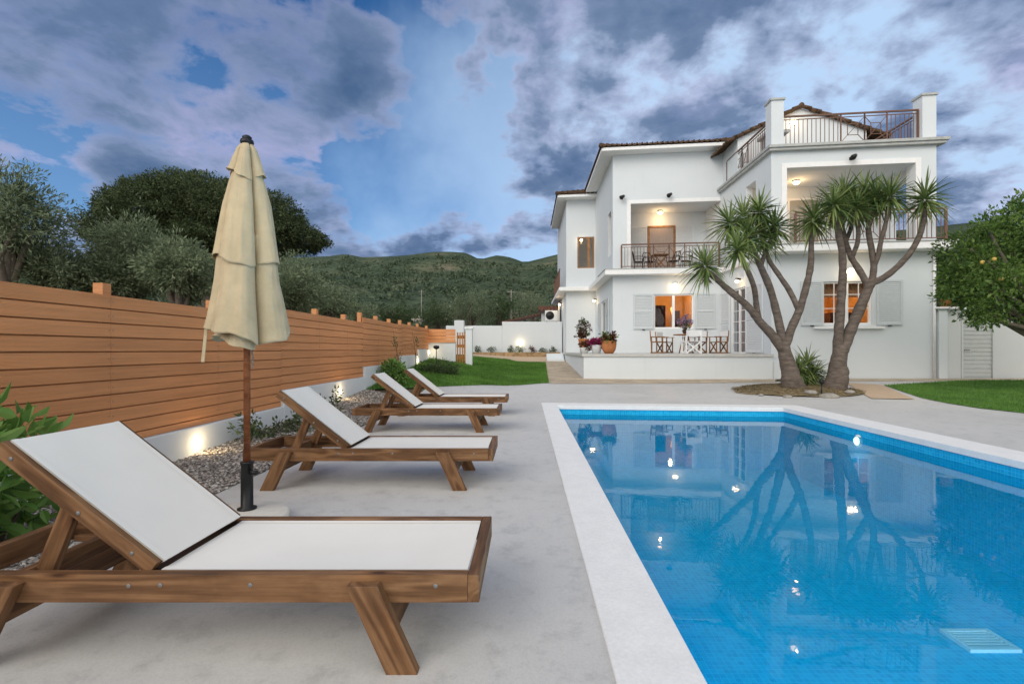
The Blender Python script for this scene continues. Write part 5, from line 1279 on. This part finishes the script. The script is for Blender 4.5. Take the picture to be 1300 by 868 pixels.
mb = MB(); zz = gz(-3.5, 15.4); mb.tube([(-3.5, 15.4, zz), (-3.52, 15.4, zz + .6), (-3.62, 15.4, zz + 1.25)], [.014, .010, .004], 6); mk('stem', mb, M['bark2'], t)
foliage('foliage', [((-3.52, 15.4, zz + .7), (.08, .08, .4))], M['dark_leaf'], t, 12, .05, 8, .06, .35)
bx, by = hit(557, 474)
shrub('round_shrub', 'low rounded grey-green shrub on the left lawn', 'shrub', bx, by, [(0, 0, .16, (.55, .40, .26)), (.25, 0, .12, (.4, .4, .2)), (-.25, 0, .12, (.4, .4, .2))], 'dark_leaf', 150, .10, 24, .07, .25)
for k, (x, h_) in enumerate(((-2.95, .34), (-2.1, .3), (-.95, .36), (-.45, .42), (.3, .34), (.95, .26), (1.55, .34))):
    shrub('bedding_plant', ['spiky little plant at the left end of the stone planter', 'rounded dark plant second from the left in the stone planter', 'thin upright plant left of the back wall light in the planter', 'dark plant directly under the back wall light', 'brown-green plant right of the back wall light', 'tiny plant near the right end of the stone planter', 'last plant at the house end of the stone planter'][k], 'plant', x, 29.2,
          [(0, 0, h_ * .6, (.16 + .1 * (k % 2), .15, h_ * .5))], 'dark_leaf' if k != 4 else 'red_leaf', 18, .08, 14, .09, .3, 'plants in the stone planter', z0=1.0)

# pots on the terrace and on the wall
def pot(name, label, pos, prof, mat, plant=None, cat='flower pot'):
    t = thing(name, pos, label, cat, 'potted plants'); mb = MB(); mb.lathe(prof, pos, 22); mk('pot', mb, M[mat], t)
    p = Vector(pos)
    for (nm, mt, blobs, ncl, cr, per, size) in plant:
        foliage(nm, [((p.x + b[0], p.y + b[1], p.z + b[2]), b[3]) for b in blobs], M[mt], t, ncl, cr, per, size, .45, .6)
    return t
P0 = lambda u, d: ft(Xh(u, d), d)
pot('potted_plant', 'round terracotta pot with a reddish leafy plant at the terrace edge', P0(773, .22), [(.15, 0), (.23, .12), (.27, .28), (.25, .42), (.27, .45), (.23, .45), (.22, .38), (0, .38)], 'terracotta',
    [('leaves', 'red_leaf', [(0, 0, .58, (.24, .22, .17))], 30, .08, 14, .11), ('green_leaves', 'laurel', [(0, 0, .58, (.26, .24, .14))], 14, .09, 10, .11)])
pot('potted_plant', 'white square-sided pot overflowing with magenta flowers', P0(757, .35), [(.15, 0), (.19, .29), (.2, .31), (.17, .31), (.16, .27), (0, .27)], 'white_pot',
    [('flowers', 'pink', [(0, 0, .42, (.27, .21, .11))], 110, .07, 18, .06), ('leaves', 'dark_leaf', [(0, 0, .36, (.24, .2, .10))], 16, .08, 10, .08)])
pot('potted_plant', 'terracotta pot with the tallest reddish brown bush, near the house corner', P0(741, 1.5), [(.12, 0), (.17, .3), (.21, .52), (.22, .56), (.19, .56), (.18, .5), (0, .5)], 'terracotta',
    [('leaves', 'red_leaf', [(0, 0, .95, (.24, .22, .30)), (-.08, 0, .7, (.2, .2, .15))], 44, .08, 16, .08), ('green_leaves', 'dark_leaf', [(0, 0, .98, (.22, .22, .32))], 28, .08, 12, .08)])
pot('potted_plant', 'small white pot with dark red leaves in front of the tall bush', P0(742, .45), [(.12, 0), (.17, .2), (.18, .22), (.15, .22), (0, .18)], 'white_pot',
    [('leaves', 'red_leaf', [(.08, 0, .30, (.24, .2, .13))], 24, .07, 12, .09)])
sh_ = Vector((14.45, Hy(13.4, .35), 0))
# vase with lilac flowers on the table
vp = ft(6.15, 2.1, ZTER + .748)
t = thing('flower_vase', vp, 'dark vase of lilac flowers on the terrace table', 'vase'); mb = MB(); mb.lathe([(.06, 0), (.11, .10), (.06, .22), (.08, .26), (.06, .26), (0, .2)], vp, 18); mk('vase_body', mb, M['dark_room'], t)
foliage('flowers', [((vp.x, vp.y, vp.z + .48), (.24, .22, .22))], M['lilac'], t, 30, .07, 12, .07, .6)
foliage('leaves', [((vp.x, vp.y, vp.z + .38), (.2, .2, .18))], M['dark_leaf'], t, 16, .06, 10, .09, .4)

# balcony furniture
def cafe_chair(label, loc, rz):
    t = thing('balcony_chair', loc, label, 'chair', 'dark chairs on the left upper balcony')
    mb = MB(); mb.lathe([(.22, .44), (.225, .46), (.2, .475), (0, .475)], (0, 0, 0), 18); mk('seat', mb, M['black'], t, local=True)
    for x in (-.17, .17):
        for y in (-.17, .17):
            mb = MB(); mb.tube([(x * 1.15, y * 1.15, 0), (x, y, .45)], .016, 8); mk('leg', mb, M['black'], t, local=True)
    mb = MB(); mb.tube([(-.2, .15, .45), (-.23, .24, .8), (-.15, .27, .92), (.15, .27, .92), (.23, .24, .8), (.2, .15, .45)], .018, 8); mb.tube([(-.22, .22, .68), (0, .26, .7), (.22, .22, .68)], .014, 8)
    mb.tube([(-.12, .2, .46), (-.08, .26, .9)], .012, 6); mb.tube([(.12, .2, .46), (.08, .26, .9)], .012, 6); mk('backrest', mb, M['black'], t, local=True)
    mb = MB()
    for s_ in (-1, 1): mb.tube([(s_ * .22, .22, .68), (s_ * .27, 0, .68), (s_ * .24, -.18, .66), (s_ * .2, -.19, .46)], .016, 8)
    mk('armrest', mb, M['black'], t, local=True); t.rotation_euler = (0, 0, rz)
zb_ = ZS1 + .035
for (X, rz, lab) in ((5.05, 80, 'dark metal chair at the left side of the balcony table'), (5.55, 20, 'dark metal chair behind the balcony table, left of the brown door'), (6.55, -70, 'dark metal chair at the right side of the balcony table'), (7.1, -30, 'dark metal chair nearest the yucca leaves on the left balcony')):
    cafe_chair(lab, Vector(H(X, DL + .75 if rz > 0 else DL + .7, zb_)), R(rz))
c = Vector(H(5.95, DL + .6, zb_)); t = thing('balcony_table', c, 'small square wooden folding table on the left upper balcony', 'table')
mb = MB(); mb.box(c.x - .35, c.x + .35, c.y - .3, c.y + .3, c.z + .71, c.z + .74); mk('table_top', mb, M['chair_wood'], t, bevel=.005)
for s_ in (-1, 1):
    mb = MB(); mb.bar(c + Vector((-.3, s_ * .24, 0)), c + Vector((.3, s_ * .24, .71)), .025, .035); mb.bar(c + Vector((.3, s_ * .21, 0)), c + Vector((-.3, s_ * .21, .71)), .025, .035); mk('cross_legs', mb, M['chair_wood'], t)

# ------------------------------------------------------------------ grey shed wall with a door, right of the house
Ys = Hy(XR, .02)
sw = thing('garden_shed', (15.5, Ys, .1), 'low grey-white garden shed wall with a slatted door, right of the house', 'shed')
def sx(u): return px(u, Ys)
mb = MB(); fM = lambda a, e, z: (a, Ys + .05 + e, z)
dr = (sx(1222), sx(1264), .12, 2.28)
wall(mb, fM, XR + .10, 19.0, -.2, 2.52, 0, .2, [dr]); mb.box(XR + .10, 19.0, Ys + .25, Ys + 3, 2.35, 2.52); mk('shed_wall', mb, M['plaster2'], sw)
mb = MB(); mb.box(XR - .1, XR + .75, Ys - .18, Ys + .05, 2.535, 2.60); mb.box(XR + .75, 19.1, Ys - .02, Ys + 3, 2.535, 2.60); mk('coping_ledge', mb, M['trim'], sw, bevel=.01)
mb = MB(); mb.box(XR + .02, XR + .30, Ys - .10, Ys + .04, -.1, 2.534); mk('corner_pier', mb, M['plaster'], sw)
mb = MB(); n = 15; zz0, zz1 = dr[2] + .05, dr[3] - .05
for k in range(n): mb.box(dr[0] + .06, dr[1] - .06, Ys + .075, Ys + .10, zz0 + (zz1 - zz0) * k / n + .006, zz0 + (zz1 - zz0) * (k + 1) / n - .006)
mb.box(dr[0] + .06, dr[1] - .06, Ys + .10, Ys + .13, zz0, zz1); ddoor = mk('shed_door', mb, pbr('grey_door_paint', (.52, .54, .53), .5, .05, 8), sw, bevel=.004)
mb = MB(); frame(mb, fM, dr[0] + .003, dr[1] - .003, dr[2], dr[3] - .003, -.02, .10, .055); mk('door_frame', mb, M['plaster2'], sw)
mb = MB(); mb.tube([(dr[0] + .12, Ys + .08, 1.2), (dr[0] + .12, Ys + .0, 1.2), (dr[0] + .24, Ys + .0, 1.2)], .014, 8); mk('door_handle', mb, M['bolt'], ddoor)
pot('potted_plant', 'terracotta pot with a leafy plant on the shed ledge by the house corner', (XR + .28, Ys - .06, 2.60), [(.11, 0), (.17, .16), (.19, .24), (.2, .26), (.16, .26), (0, .2)], 'terracotta',
    [('leaves', 'citrus', [(0, 0, .42, (.34, .28, .18))], 34, .09, 12, .10)])

# outbuilding with tiled roof behind the back wall, air conditioner beside the house
ob = thing('outbuilding', (1.0, 33, 1), 'low outbuilding with dark brown tiled roof behind the white back wall', 'building')
mb = MB(); mb.box(-1.4, 2.4, 33, 37, .5, 3.0); mb.box(.95, 2.0, 31.4, 32.9, .5, 3.62); mk('outbuilding_wall', mb, M['plaster2'], ob)
def mono(name, x0, x1, y0, y1, z0, dzx, dzy):
    mb = MB(); tiles(mb, lambda a, t: Vector((a, y0 + t, z0 + dzx * (a - x0) + dzy * t)), lambda t: x0, lambda t: x1, y1 - y0)
    o = mk(name, mb, M['dark_tile'], ob); s_ = MB()
    s_.add([(x0, y0, z0 - .01), (x1, y0, z0 + dzx * (x1 - x0) - .01), (x1, y1, z0 + dzx * (x1 - x0) + dzy * (y1 - y0) - .01), (x0, y1, z0 + dzy * (y1 - y0) - .01), (x0, y0, z0 - .12), (x1, y0, z0 + dzx * (x1 - x0) - .12), (x1, y1, z0 + dzx * (x1 - x0) + dzy * (y1 - y0) - .12), (x0, y1, z0 + dzy * (y1 - y0) - .12)],
          [(0, 1, 2, 3), (7, 6, 5, 4), (0, 4, 5, 1), (1, 5, 6, 2), (2, 6, 7, 3), (3, 7, 4, 0)]); mk('eave_board', s_, M['dark_room'], o)
mono('outbuilding_roof', -1.7, 1.3, 32.4, 36.5, 2.98, .22, .06)
mono('outbuilding_roof', .75, 2.1, 31.1, 33.0, 3.72, 0, .22)
acx, acy = px(700, 30.6), 30.6
ac = thing('air_conditioner', (acx, acy, 3), 'white outdoor air conditioner unit above the end of the back wall', 'air conditioner')
mb = MB(); mb.box(acx - .40, acx + .40, acy - .16, acy + .16, 2.98, 3.66); mk('casing', mb, M['ac'], ac, bevel=.02)
q = Vector((0, -1, 0)).to_track_quat('Z', 'Y').to_matrix()
mb = MB(); mb.lathe([(.26, 0), (.26, .012), (.20, .02), (.08, .02), (.07, .04), (0, .04)], (acx - .1, acy - .162, 3.34), 22, q); mk('fan_grille', mb, M['black'], ac)
mb = MB()
for s_ in (-.3, .3): mb.box(acx + s_ - .03, acx + s_ + .03, acy - .16, acy + .3, 2.88, 2.978)
mk('bracket', mb, M['black'], ac)
mb = MB(); mb.tube([(1.98, 30.2, 3.9), (1.98, 30.2, 2.2), (1.9, 30.1, 2.1)], .05, 8); tag(mk('drain_hose', mb, M['slab']), 'grey pipe running down the house wall beside the air conditioner', 'pipe')

# far away: small pale building and two poles
vb = thing('village_house', (px(523, 95), 95, 3), 'small pale unfinished concrete house seen above the end of the fence', 'house')
zg = gz(px(523, 95), 95); x0, x1 = px(512, 95), px(534, 95)
mb = MB(); fM2 = lambda a, e, z: (a, 95 + e, z)
zt_ = pz_(404, 95)
wall(mb, fM2, x0, x1, zg - 1, zt_, 0, .3, [(x0 + .3, x0 + .9, zt_ - 1.5, zt_ - .4), (x0 + 1.4, x0 + 2.0, zt_ - 1.5, zt_ - .4), (x0 + 2.5, x0 + 3.0, zt_ - 1.5, zt_ - .4)]); mb.box(x0, x1, 95.3, 99, zt_ - .3, zt_); mb.box(x0, x0 + .3, 95.3, 99, zg - 1, zt_ - .3); mb.box(x1 - .3, x1, 95.3, 99, zg - 1, zt_ - .3); mk('house_wall', mb, M['village'], vb)
mb = MB(); mb.box(x0 + .4, x0 + .6, 95.6, 95.8, zt_, zt_ + .8); mb.box(x1 - .6, x1 - .4, 95.6, 95.8, zt_, zt_ + .6); mk('roof_stub', mb, M['village'], vb)
for u, v0, Y, lab in ((649, 368, 120, 'slim pale utility pole on the hillside above the outbuilding'), (535, 368, 150, 'slim pale utility pole on the hillside above the end of the fence')):
    x = px(u, Y); mb = MB(); mb.tube([(x, Y, gz(x, Y) - 1), (x, Y, pz_(v0, Y))], [.14, .09], 8); mb.bar((x - .9, Y, pz_(v0, Y) - .5), (x + .9, Y, pz_(v0, Y) - .5), .1, .1); tag(mk('utility_pole', mb, M['stone']), lab, 'pole', 'utility poles on the hillside')

# ------------------------------------------------------------------ hills
ru = [-700, -200, 100, 300, 415, 437, 461, 485, 518, 545, 570, 592, 609, 631, 650, 666, 714, 800, 950, 1100, 1190, 1240, 1300, 1500, 1900]
rv = [340, 335, 331, 329, 326, 322.6, 327, 326.5, 324.6, 320.4, 319.5, 321, 329, 324, 327, 333, 321, 314, 305, 295, 288, 283, 285, 295, 310]
YR = 900.0
def hill_z(x, y):
    u = CU + F * x / y; ridge = CAM_H + (CV - ip(u, ru, rv)) * YR / F
    t = clamp((y - 190) / (YR - 190)); p = (t ** 1.25) * .75 + .25 * t
    if y > YR: p = 1 - .9 * sst(y, YR, YR + 500)
    n_ = mnoise.fractal(Vector((x * .006, y * .006, 3.1)), 1.0, 2.0, 6) * 16 + mnoise.fractal(Vector((x * .03, y * .02, 9.1)), 1.0, 2.0, 4) * 4
    return 6 + (ridge - 6) * p + n_ * min(1, t * 3) * (1 - .9 * sst(y, YR - 260, YR - 20) if y < YR else .1)
mb = MB(); hx = [-1900 + 3900 * i / 330 for i in range(331)]; hy = lin((180, 900, 11), (900, 1400, 60)); nx = len(hx)
for y in hy:
    for x in hx: xx = x * (y / YR); mb.v.append((xx, y, hill_z(xx, y)))
for j in range(len(hy) - 1):
    for i in range(nx - 1): mb.f.append((j * nx + i, j * nx + i + 1, (j + 1) * nx + i + 1, (j + 1) * nx + i))
mb.m = [0] * len(mb.f); mb.sm = [True] * len(mb.f)
m, nt, b = nmat('hill_scrub'); L = nt.links.new
tc = nd(nt, 'ShaderNodeTexCoord'); n1 = nd(nt, 'ShaderNodeTexNoise', i_Scale=.012, i_Detail=9.0, i_Roughness=.62); L(tc.outputs['Object'], n1.inputs['Vector'])
r1 = ramp(nt, [(.32, (.045, .066, .044)), (.5, (.072, .098, .060)), (.62, (.115, .130, .080)), (.72, (.19, .17, .12))]); L(n1.outputs['Fac'], r1.inputs['Fac'])
v1 = nd(nt, 'ShaderNodeTexVoronoi', i_Scale=.16); L(tc.outputs['Object'], v1.inputs['Vector']); r2 = ramp(nt, [(.0, (.45, .5, .45)), (.55, (1, 1, 1))]); L(v1.outputs['Distance'], r2.inputs['Fac'])
a = nd(nt, 'ShaderNodeMix', data_type='RGBA', blend_type='MULTIPLY'); a.inputs[0].default_value = 1; L(r1.outputs[0], a.inputs[6]); L(r2.outputs[0], a.inputs[7]); L(a.outputs[2], b.inputs['Base Color']); b.inputs['Roughness'].default_value = .95; b.inputs['Specular IOR Level'].default_value = .05
bp = nd(nt, 'ShaderNodeBump', i_Strength=1.0, i_Distance=4.0); L(v1.outputs['Distance'], bp.inputs['Height']); bp.invert = True; L(bp.outputs[0], b.inputs['Normal'])
tag(mk('hills', mb, m, fix=False), kind='structure')
# scrub and trees spread over the lower slopes
NS = 5200
yy = 70 + 700 * rng.random(NS) ** 1.5; xx = (rng.uniform(-60, 1400, NS) - CU) * yy / F; V = []
sz = rng.uniform(1.2, 3.0, NS) * (1 + yy / 500)
P = np.array([(x, y, max(gz(x, y), hill_z(x, y) if y > 190 else -1) + s * .3) for x, y, s in zip(xx, yy, sz)])
per = 14; PP = np.repeat(P, per, 0) + rand_dirs(NS * per) * (np.repeat(sz, per)[:, None] * np.array([.8, .8, .55])); NN = rand_dirs(NS * per); NN[:, 2] = np.abs(NN[:, 2])
Vq = leaf_quads(PP, NN, 1.0, .8, .2); Vq = Vq.reshape(-1, 4, 3); ctr_ = PP[:, None, :]; Vq = ctr_ + (Vq - ctr_) * (np.repeat(sz, per)[:, None, None] * .6)
tag(mk_np('hill_scrub', Vq.reshape(-1, 3), None, leafmat('scrub_leaf', (.055, .085, .05), (.145, .18, .105), .8, .2)), kind='stuff')

# ------------------------------------------------------------------ grass and gravel
def blades(name, poly, n, h, w_, zoff, dens_pts=None):
    xs = [p[0] for p in poly]; ys = [p[1] for p in poly]; P = []
    while len(P) < n:
        x = rng.uniform(min(xs), max(xs)); y = rng.uniform(min(ys), max(ys))
        if inpoly(x, y, poly): P.append((x, y, gz(x, y) + zoff))
    P = np.array(P); k = len(P); a = rng.uniform(0, 2 * np.pi, k); hh = h * rng.uniform(.6, 1.3, k); s = np.stack([np.cos(a), np.sin(a), np.zeros(k)], 1) * (w_ / 2); ln = rng.normal(size=(k, 3)) * (h * .35); ln[:, 2] = hh
    V = np.stack([P - s, P + s, P + ln], 1).reshape(-1, 3); return tag(mk_np(name, V, None, M['grass'], None, 3), kind='stuff')
blades('grass', lawn_poly, 60000, .06, .016, .01); blades('grass', [p for p in lawn2_poly], 70000, .05, .012, .012)
NP_ = 15000; P = []
while len(P) < NP_:
    x = rng.uniform(-3.78, -2.56); y = 2.2 + 9.2 * rng.random() ** 1.25
    if inpoly(x, y, gravel_poly): P.append((x, y, gz(x, y) + .014))
P = np.array(P); s_ = rng.uniform(.008, .021, NP_); octv = np.array([(1, 0, 0), (0, 1, 0), (-1, 0, 0), (0, -1, 0), (.3, .2, 1), (-.2, -.3, -1)], dtype=float)
a = rng.uniform(0, 6.28, NP_); ca, sa = np.cos(a), np.sin(a)
V = octv[None] * (1 + .35 * rng.uniform(-1, 1, (NP_, 6, 3))) * s_[:, None, None]; V[:, :, 0] *= 1.35; V[:, :, 2] *= .65
Vr = V.copy(); Vr[:, :, 0] = V[:, :, 0] * ca[:, None] - V[:, :, 1] * sa[:, None]; Vr[:, :, 1] = V[:, :, 0] * sa[:, None] + V[:, :, 1] * ca[:, None]
Vr += P[:, None, :]; Fc = np.array([(0, 1, 4), (1, 2, 4), (2, 3, 4), (3, 0, 4), (1, 0, 5), (2, 1, 5), (3, 2, 5), (0, 3, 5)])
FL = (np.arange(NP_)[:, None, None] * 6 + Fc[None]).reshape(-1, 3)
m, nt, b = nmat('pebbles'); L = nt.links.new; g = nd(nt, 'ShaderNodeNewGeometry'); r = ramp(nt, [(0, (.10, .09, .085)), (.35, (.27, .24, .22)), (.7, (.42, .38, .34)), (1, (.66, .63, .58))]); L(g.outputs['Random Per Island'], r.inputs['Fac']); L(r.outputs[0], b.inputs['Base Color']); b.inputs['Roughness'].default_value = .8
tag(mk_np('gravel', Vr.reshape(-1, 3), FL, m, None, 3), kind='stuff')
# dry straw on the yucca bed
P = []
while len(P) < 5000:
    x = mc[0] + rng.uniform(-1.7, 1.7); y = mc[1] + .35 + rng.uniform(-1.2, 1.2)
    if ((x - mc[0]) / 1.66) ** 2 + ((y - mc[1] - .35) / 1.18) ** 2 < 1: P.append((x, y, mz(x, y) + .02))
N = rand_dirs(5000); N[:, 2] = np.abs(N[:, 2]) * .4; tag(mk_np('dry_grass', leaf_quads(np.array(P), N, .09, .10), None, leafmat('straw', (.10, .075, .035), (.34, .25, .13), .8, .1)), kind='stuff')

# ------------------------------------------------------------------ sky, sun, camera
SKC = (.30, .76, 1.16); BACK = (1.17, 1.15, 1.10)
SUN_EL, SUN_AZ = R(32), R(215)          # azimuth clockwise from +Y: low behind the camera, a little to the left
w = bpy.data.worlds.new('World'); sc.world = w; w.use_nodes = True; nt = w.node_tree; L = nt.links.new; bg = nt.nodes['Background']
sky = nd(nt, 'ShaderNodeTexSky', sky_type='NISHITA', sun_disc=False); sky.sun_elevation = SUN_EL; sky.sun_rotation = SUN_AZ; sky.air_density = 1.0; sky.dust_density = .6; sky.ozone_density = 2.5
tc = nd(nt, 'ShaderNodeTexCoord'); sp = nd(nt, 'ShaderNodeSeparateXYZ'); L(tc.outputs['Generated'], sp.inputs[0])
def mth(op, a, b=None, clampit=False):
    n = nd(nt, 'ShaderNodeMath', operation=op); n.use_clamp = clampit
    for k, v in enumerate((a, b)):
        if v is None: continue
        if isinstance(v, (int, float)): n.inputs[k].default_value = v
        else: L(v, n.inputs[k])
    return n.outputs[0]
zc = mth('MAXIMUM', sp.outputs['Z'], 0.0); den = mth('ADD', zc, .22)
cu = mth('DIVIDE', sp.outputs['X'], den); cv = mth('DIVIDE', sp.outputs['Y'], den)
cb = nd(nt, 'ShaderNodeCombineXYZ'); L(cu, cb.inputs[0]); L(cv, cb.inputs[1]); cb.inputs[2].default_value = 2.7
def nz(scale, det, rough, dist, off=0.0, st=(1, 1, 1)):
    mp = nd(nt, 'ShaderNodeMapping'); mp.inputs['Location'].default_value = (off, off * .7, off * .3); mp.inputs['Scale'].default_value = st; L(cb.outputs[0], mp.inputs['Vector'])
    n = nd(nt, 'ShaderNodeTexNoise', i_Scale=scale, i_Detail=det, i_Roughness=rough, i_Distortion=dist); L(mp.outputs[0], n.inputs['Vector']); return n.outputs['Fac']
n1 = nz(1.9, 10.0, .56, .25, 4.3); n2 = nz(6.0, 8.0, .60, .2, 9.1); n3 = nz(.75, 5.0, .5, .2, 2.2); n5 = nz(2.4, 6.0, .6, .4, 15.0)
wn = nd(nt, 'ShaderNodeTexNoise', i_Scale=3.2, i_Detail=5.0, i_Roughness=.6); L(tc.outputs['Generated'], wn.inputs['Vector'])
wv = nd(nt, 'ShaderNodeVectorMath', operation='SUBTRACT'); L(wn.outputs['Color'], wv.inputs[0]); wv.inputs[1].default_value = (.5, .5, .5)
ws = nd(nt, 'ShaderNodeVectorMath', operation='SCALE'); L(wv.outputs[0], ws.inputs[0]); ws.inputs[3].default_value = .55
wa = nd(nt, 'ShaderNodeVectorMath', operation='ADD'); L(tc.outputs['Generated'], wa.inputs[0]); L(ws.outputs[0], wa.inputs[1])
wd_ = nd(nt, 'ShaderNodeVectorMath', operation='NORMALIZE'); L(wa.outputs[0], wd_.inputs[0])
def lobe(u, v, wid):
    """soft lobe of the sky round a direction, 0..1"""
    d0 = Vector(((u - CU) / F, 1, (CV - v) / F)).normalized()
    dp = nd(nt, 'ShaderNodeVectorMath', operation='DOT_PRODUCT'); L(wd_.outputs[0], dp.inputs[0]); dp.inputs[1].default_value = d0
    mr = nd(nt, 'ShaderNodeMapRange', interpolation_type='SMOOTHSTEP'); mr.inputs['From Min'].default_value = math.cos(wid); mr.inputs['From Max'].default_value = 1.0; L(dp.outputs['Value'], mr.inputs['Value']); return mr.outputs[0]
# banks and gaps: (direction, half width, more or less cloud)
bias = None
for u, v, wd, am in ((170, 100, 32, .056), (430, 275, 23, .105), (640, 300, 18, .10), (20, 255, 22, -.04), (465, 120, 20, -.185), (570, 180, 15, -.10), (60, 90, 12, -.035), (770, 220, 24, -.09), (600, 55, 12, .10), (750, 45, 15, .09), (655, 165, 9, .12), (485, 85, 9, .13), (985, 50, 26, .115), (1275, 60, 20, .105), (1255, 150, 12, -.06), (1135, 45, 14, -.12), (1245, 180, 10, -.06), (1240, 250, 14, .06), (885, 140, 12, -.05)):
    q = mth('MULTIPLY', lobe(u, v, R(wd)), am); bias = q if bias is None else mth('ADD', bias, q)
cov = mth('ADD', mth('ADD', mth('MULTIPLY', n1, .52), mth('ADD', mth('MULTIPLY', n2, .27), mth('MULTIPLY', n3, .24))), bias)
mk_ = ramp(nt, [(.480, (0, 0, 0)), (.525, (.65, .65, .65)), (.58, (1, 1, 1))]); L(cov, mk_.inputs['Fac'])
cc = ramp(nt, [(.475, (.44, .455, .60)), (.52, (.285, .315, .455)), (.575, (.15, .215, .345)), (.68, (.080, .14, .255))]); L(cov, cc.inputs['Fac'])
# relief inside the clouds: paler mauve billows against slate
rl = ramp(nt, [(.38, (.72, .78, .86)), (.52, (1.0, 1.0, 1.0)), (.66, (1.62, 1.36, 1.36))]); L(n5, rl.inputs['Fac'])
ccm = nd(nt, 'ShaderNodeMix', data_type='RGBA', blend_type='MULTIPLY'); ccm.inputs[0].default_value = 1; ccm.clamp_result = False; L(cc.outputs[0], ccm.inputs[6]); L(rl.outputs[0], ccm.inputs[7])
# clear sky: Nishita, a little bluer for dusk
skm = nd(nt, 'ShaderNodeMix', data_type='RGBA', blend_type='MULTIPLY'); skm.inputs[0].default_value = 1; L(sky.outputs[0], skm.inputs[6]); skm.inputs[7].default_value = (.085 * SKC[0], .085 * SKC[1], .085 * SKC[2], 1)
hz = ramp(nt, [(0.0, (1, 1, 1)), (.25, (.55, .55, .55)), (.55, (0, 0, 0))]); L(zc, hz.inputs['Fac'])
glow = mth('ADD', mth('MULTIPLY', lobe(800, 230, R(34)), .62), mth('ADD', mth('MULTIPLY', lobe(1150, 70, R(34)), .85), mth('MULTIPLY', hz.outputs[0], .38)), True)
pale = nd(nt, 'ShaderNodeMix', data_type='RGBA'); L(glow, pale.inputs[0]); L(skm.outputs[2], pale.inputs[6]); pale.inputs[7].default_value = (.41, .57, .79, 1)
mixc = nd(nt, 'ShaderNodeMix', data_type='RGBA'); L(mk_.outputs[0], mixc.inputs[0]); L(pale.outputs[2], mixc.inputs[6]); L(ccm.outputs[2], mixc.inputs[7])
# behind the photographer the sky is clear and bright with the afterglow
bk_ = nd(nt, 'ShaderNodeMapRange', interpolation_type='SMOOTHSTEP'); bk_.inputs['From Min'].default_value = .25; bk_.inputs['From Max'].default_value = -.5; L(sp.outputs['Y'], bk_.inputs['Value'])
fin = nd(nt, 'ShaderNodeMix', data_type='RGBA'); L(bk_.outputs[0], fin.inputs[0]); L(mixc.outputs[2], fin.inputs[6]); fin.inputs[7].default_value = (*BACK, 1)
L(fin.outputs[2], bg.inputs['Color']); bg.inputs['Strength'].default_value = 1.0

s = bpy.data.lights.new('Sun', 'SUN'); s.energy = 1.0; s.angle = R(35); s.color = (1, .93, .85)
so = bpy.data.objects.new('Sun', s); col.objects.link(so)
dv = Vector((math.sin(SUN_AZ) * math.cos(SUN_EL), math.cos(SUN_AZ) * math.cos(SUN_EL), math.sin(SUN_EL)))
so.rotation_euler = (-dv).to_track_quat('-Z', 'Y').to_euler()

cam = bpy.data.cameras.new('Camera'); co = bpy.data.objects.new('Camera', cam); col.objects.link(co)
co.location = (0, 0, CAM_H); co.rotation_euler = (R(90), 0, 0); cam.sensor_width = 36; cam.lens = 36 * F / 1300
cam.shift_x = -(CU - 650) / 1300; cam.shift_y = (CV - 434) / 1300; cam.clip_start = .05; cam.clip_end = 6000
sc.camera = co
sc.view_settings.view_transform = 'Standard'; sc.view_settings.look = 'None'; sc.view_settings.gamma = 1; sc.view_settings.exposure = .28; sc.view_settings.use_curve_mapping = False
sc.render.engine = 'CYCLES'; cy = sc.cycles; cy.use_denoising = True; cy.max_bounces = 8; cy.diffuse_bounces = 4; cy.glossy_bounces = 4; cy.transparent_max_bounces = 12
cy.caustics_reflective = False; cy.caustics_refractive = False; cy.sample_clamp_indirect = 6; cy.use_adaptive_sampling = True; cy.adaptive_threshold = .015
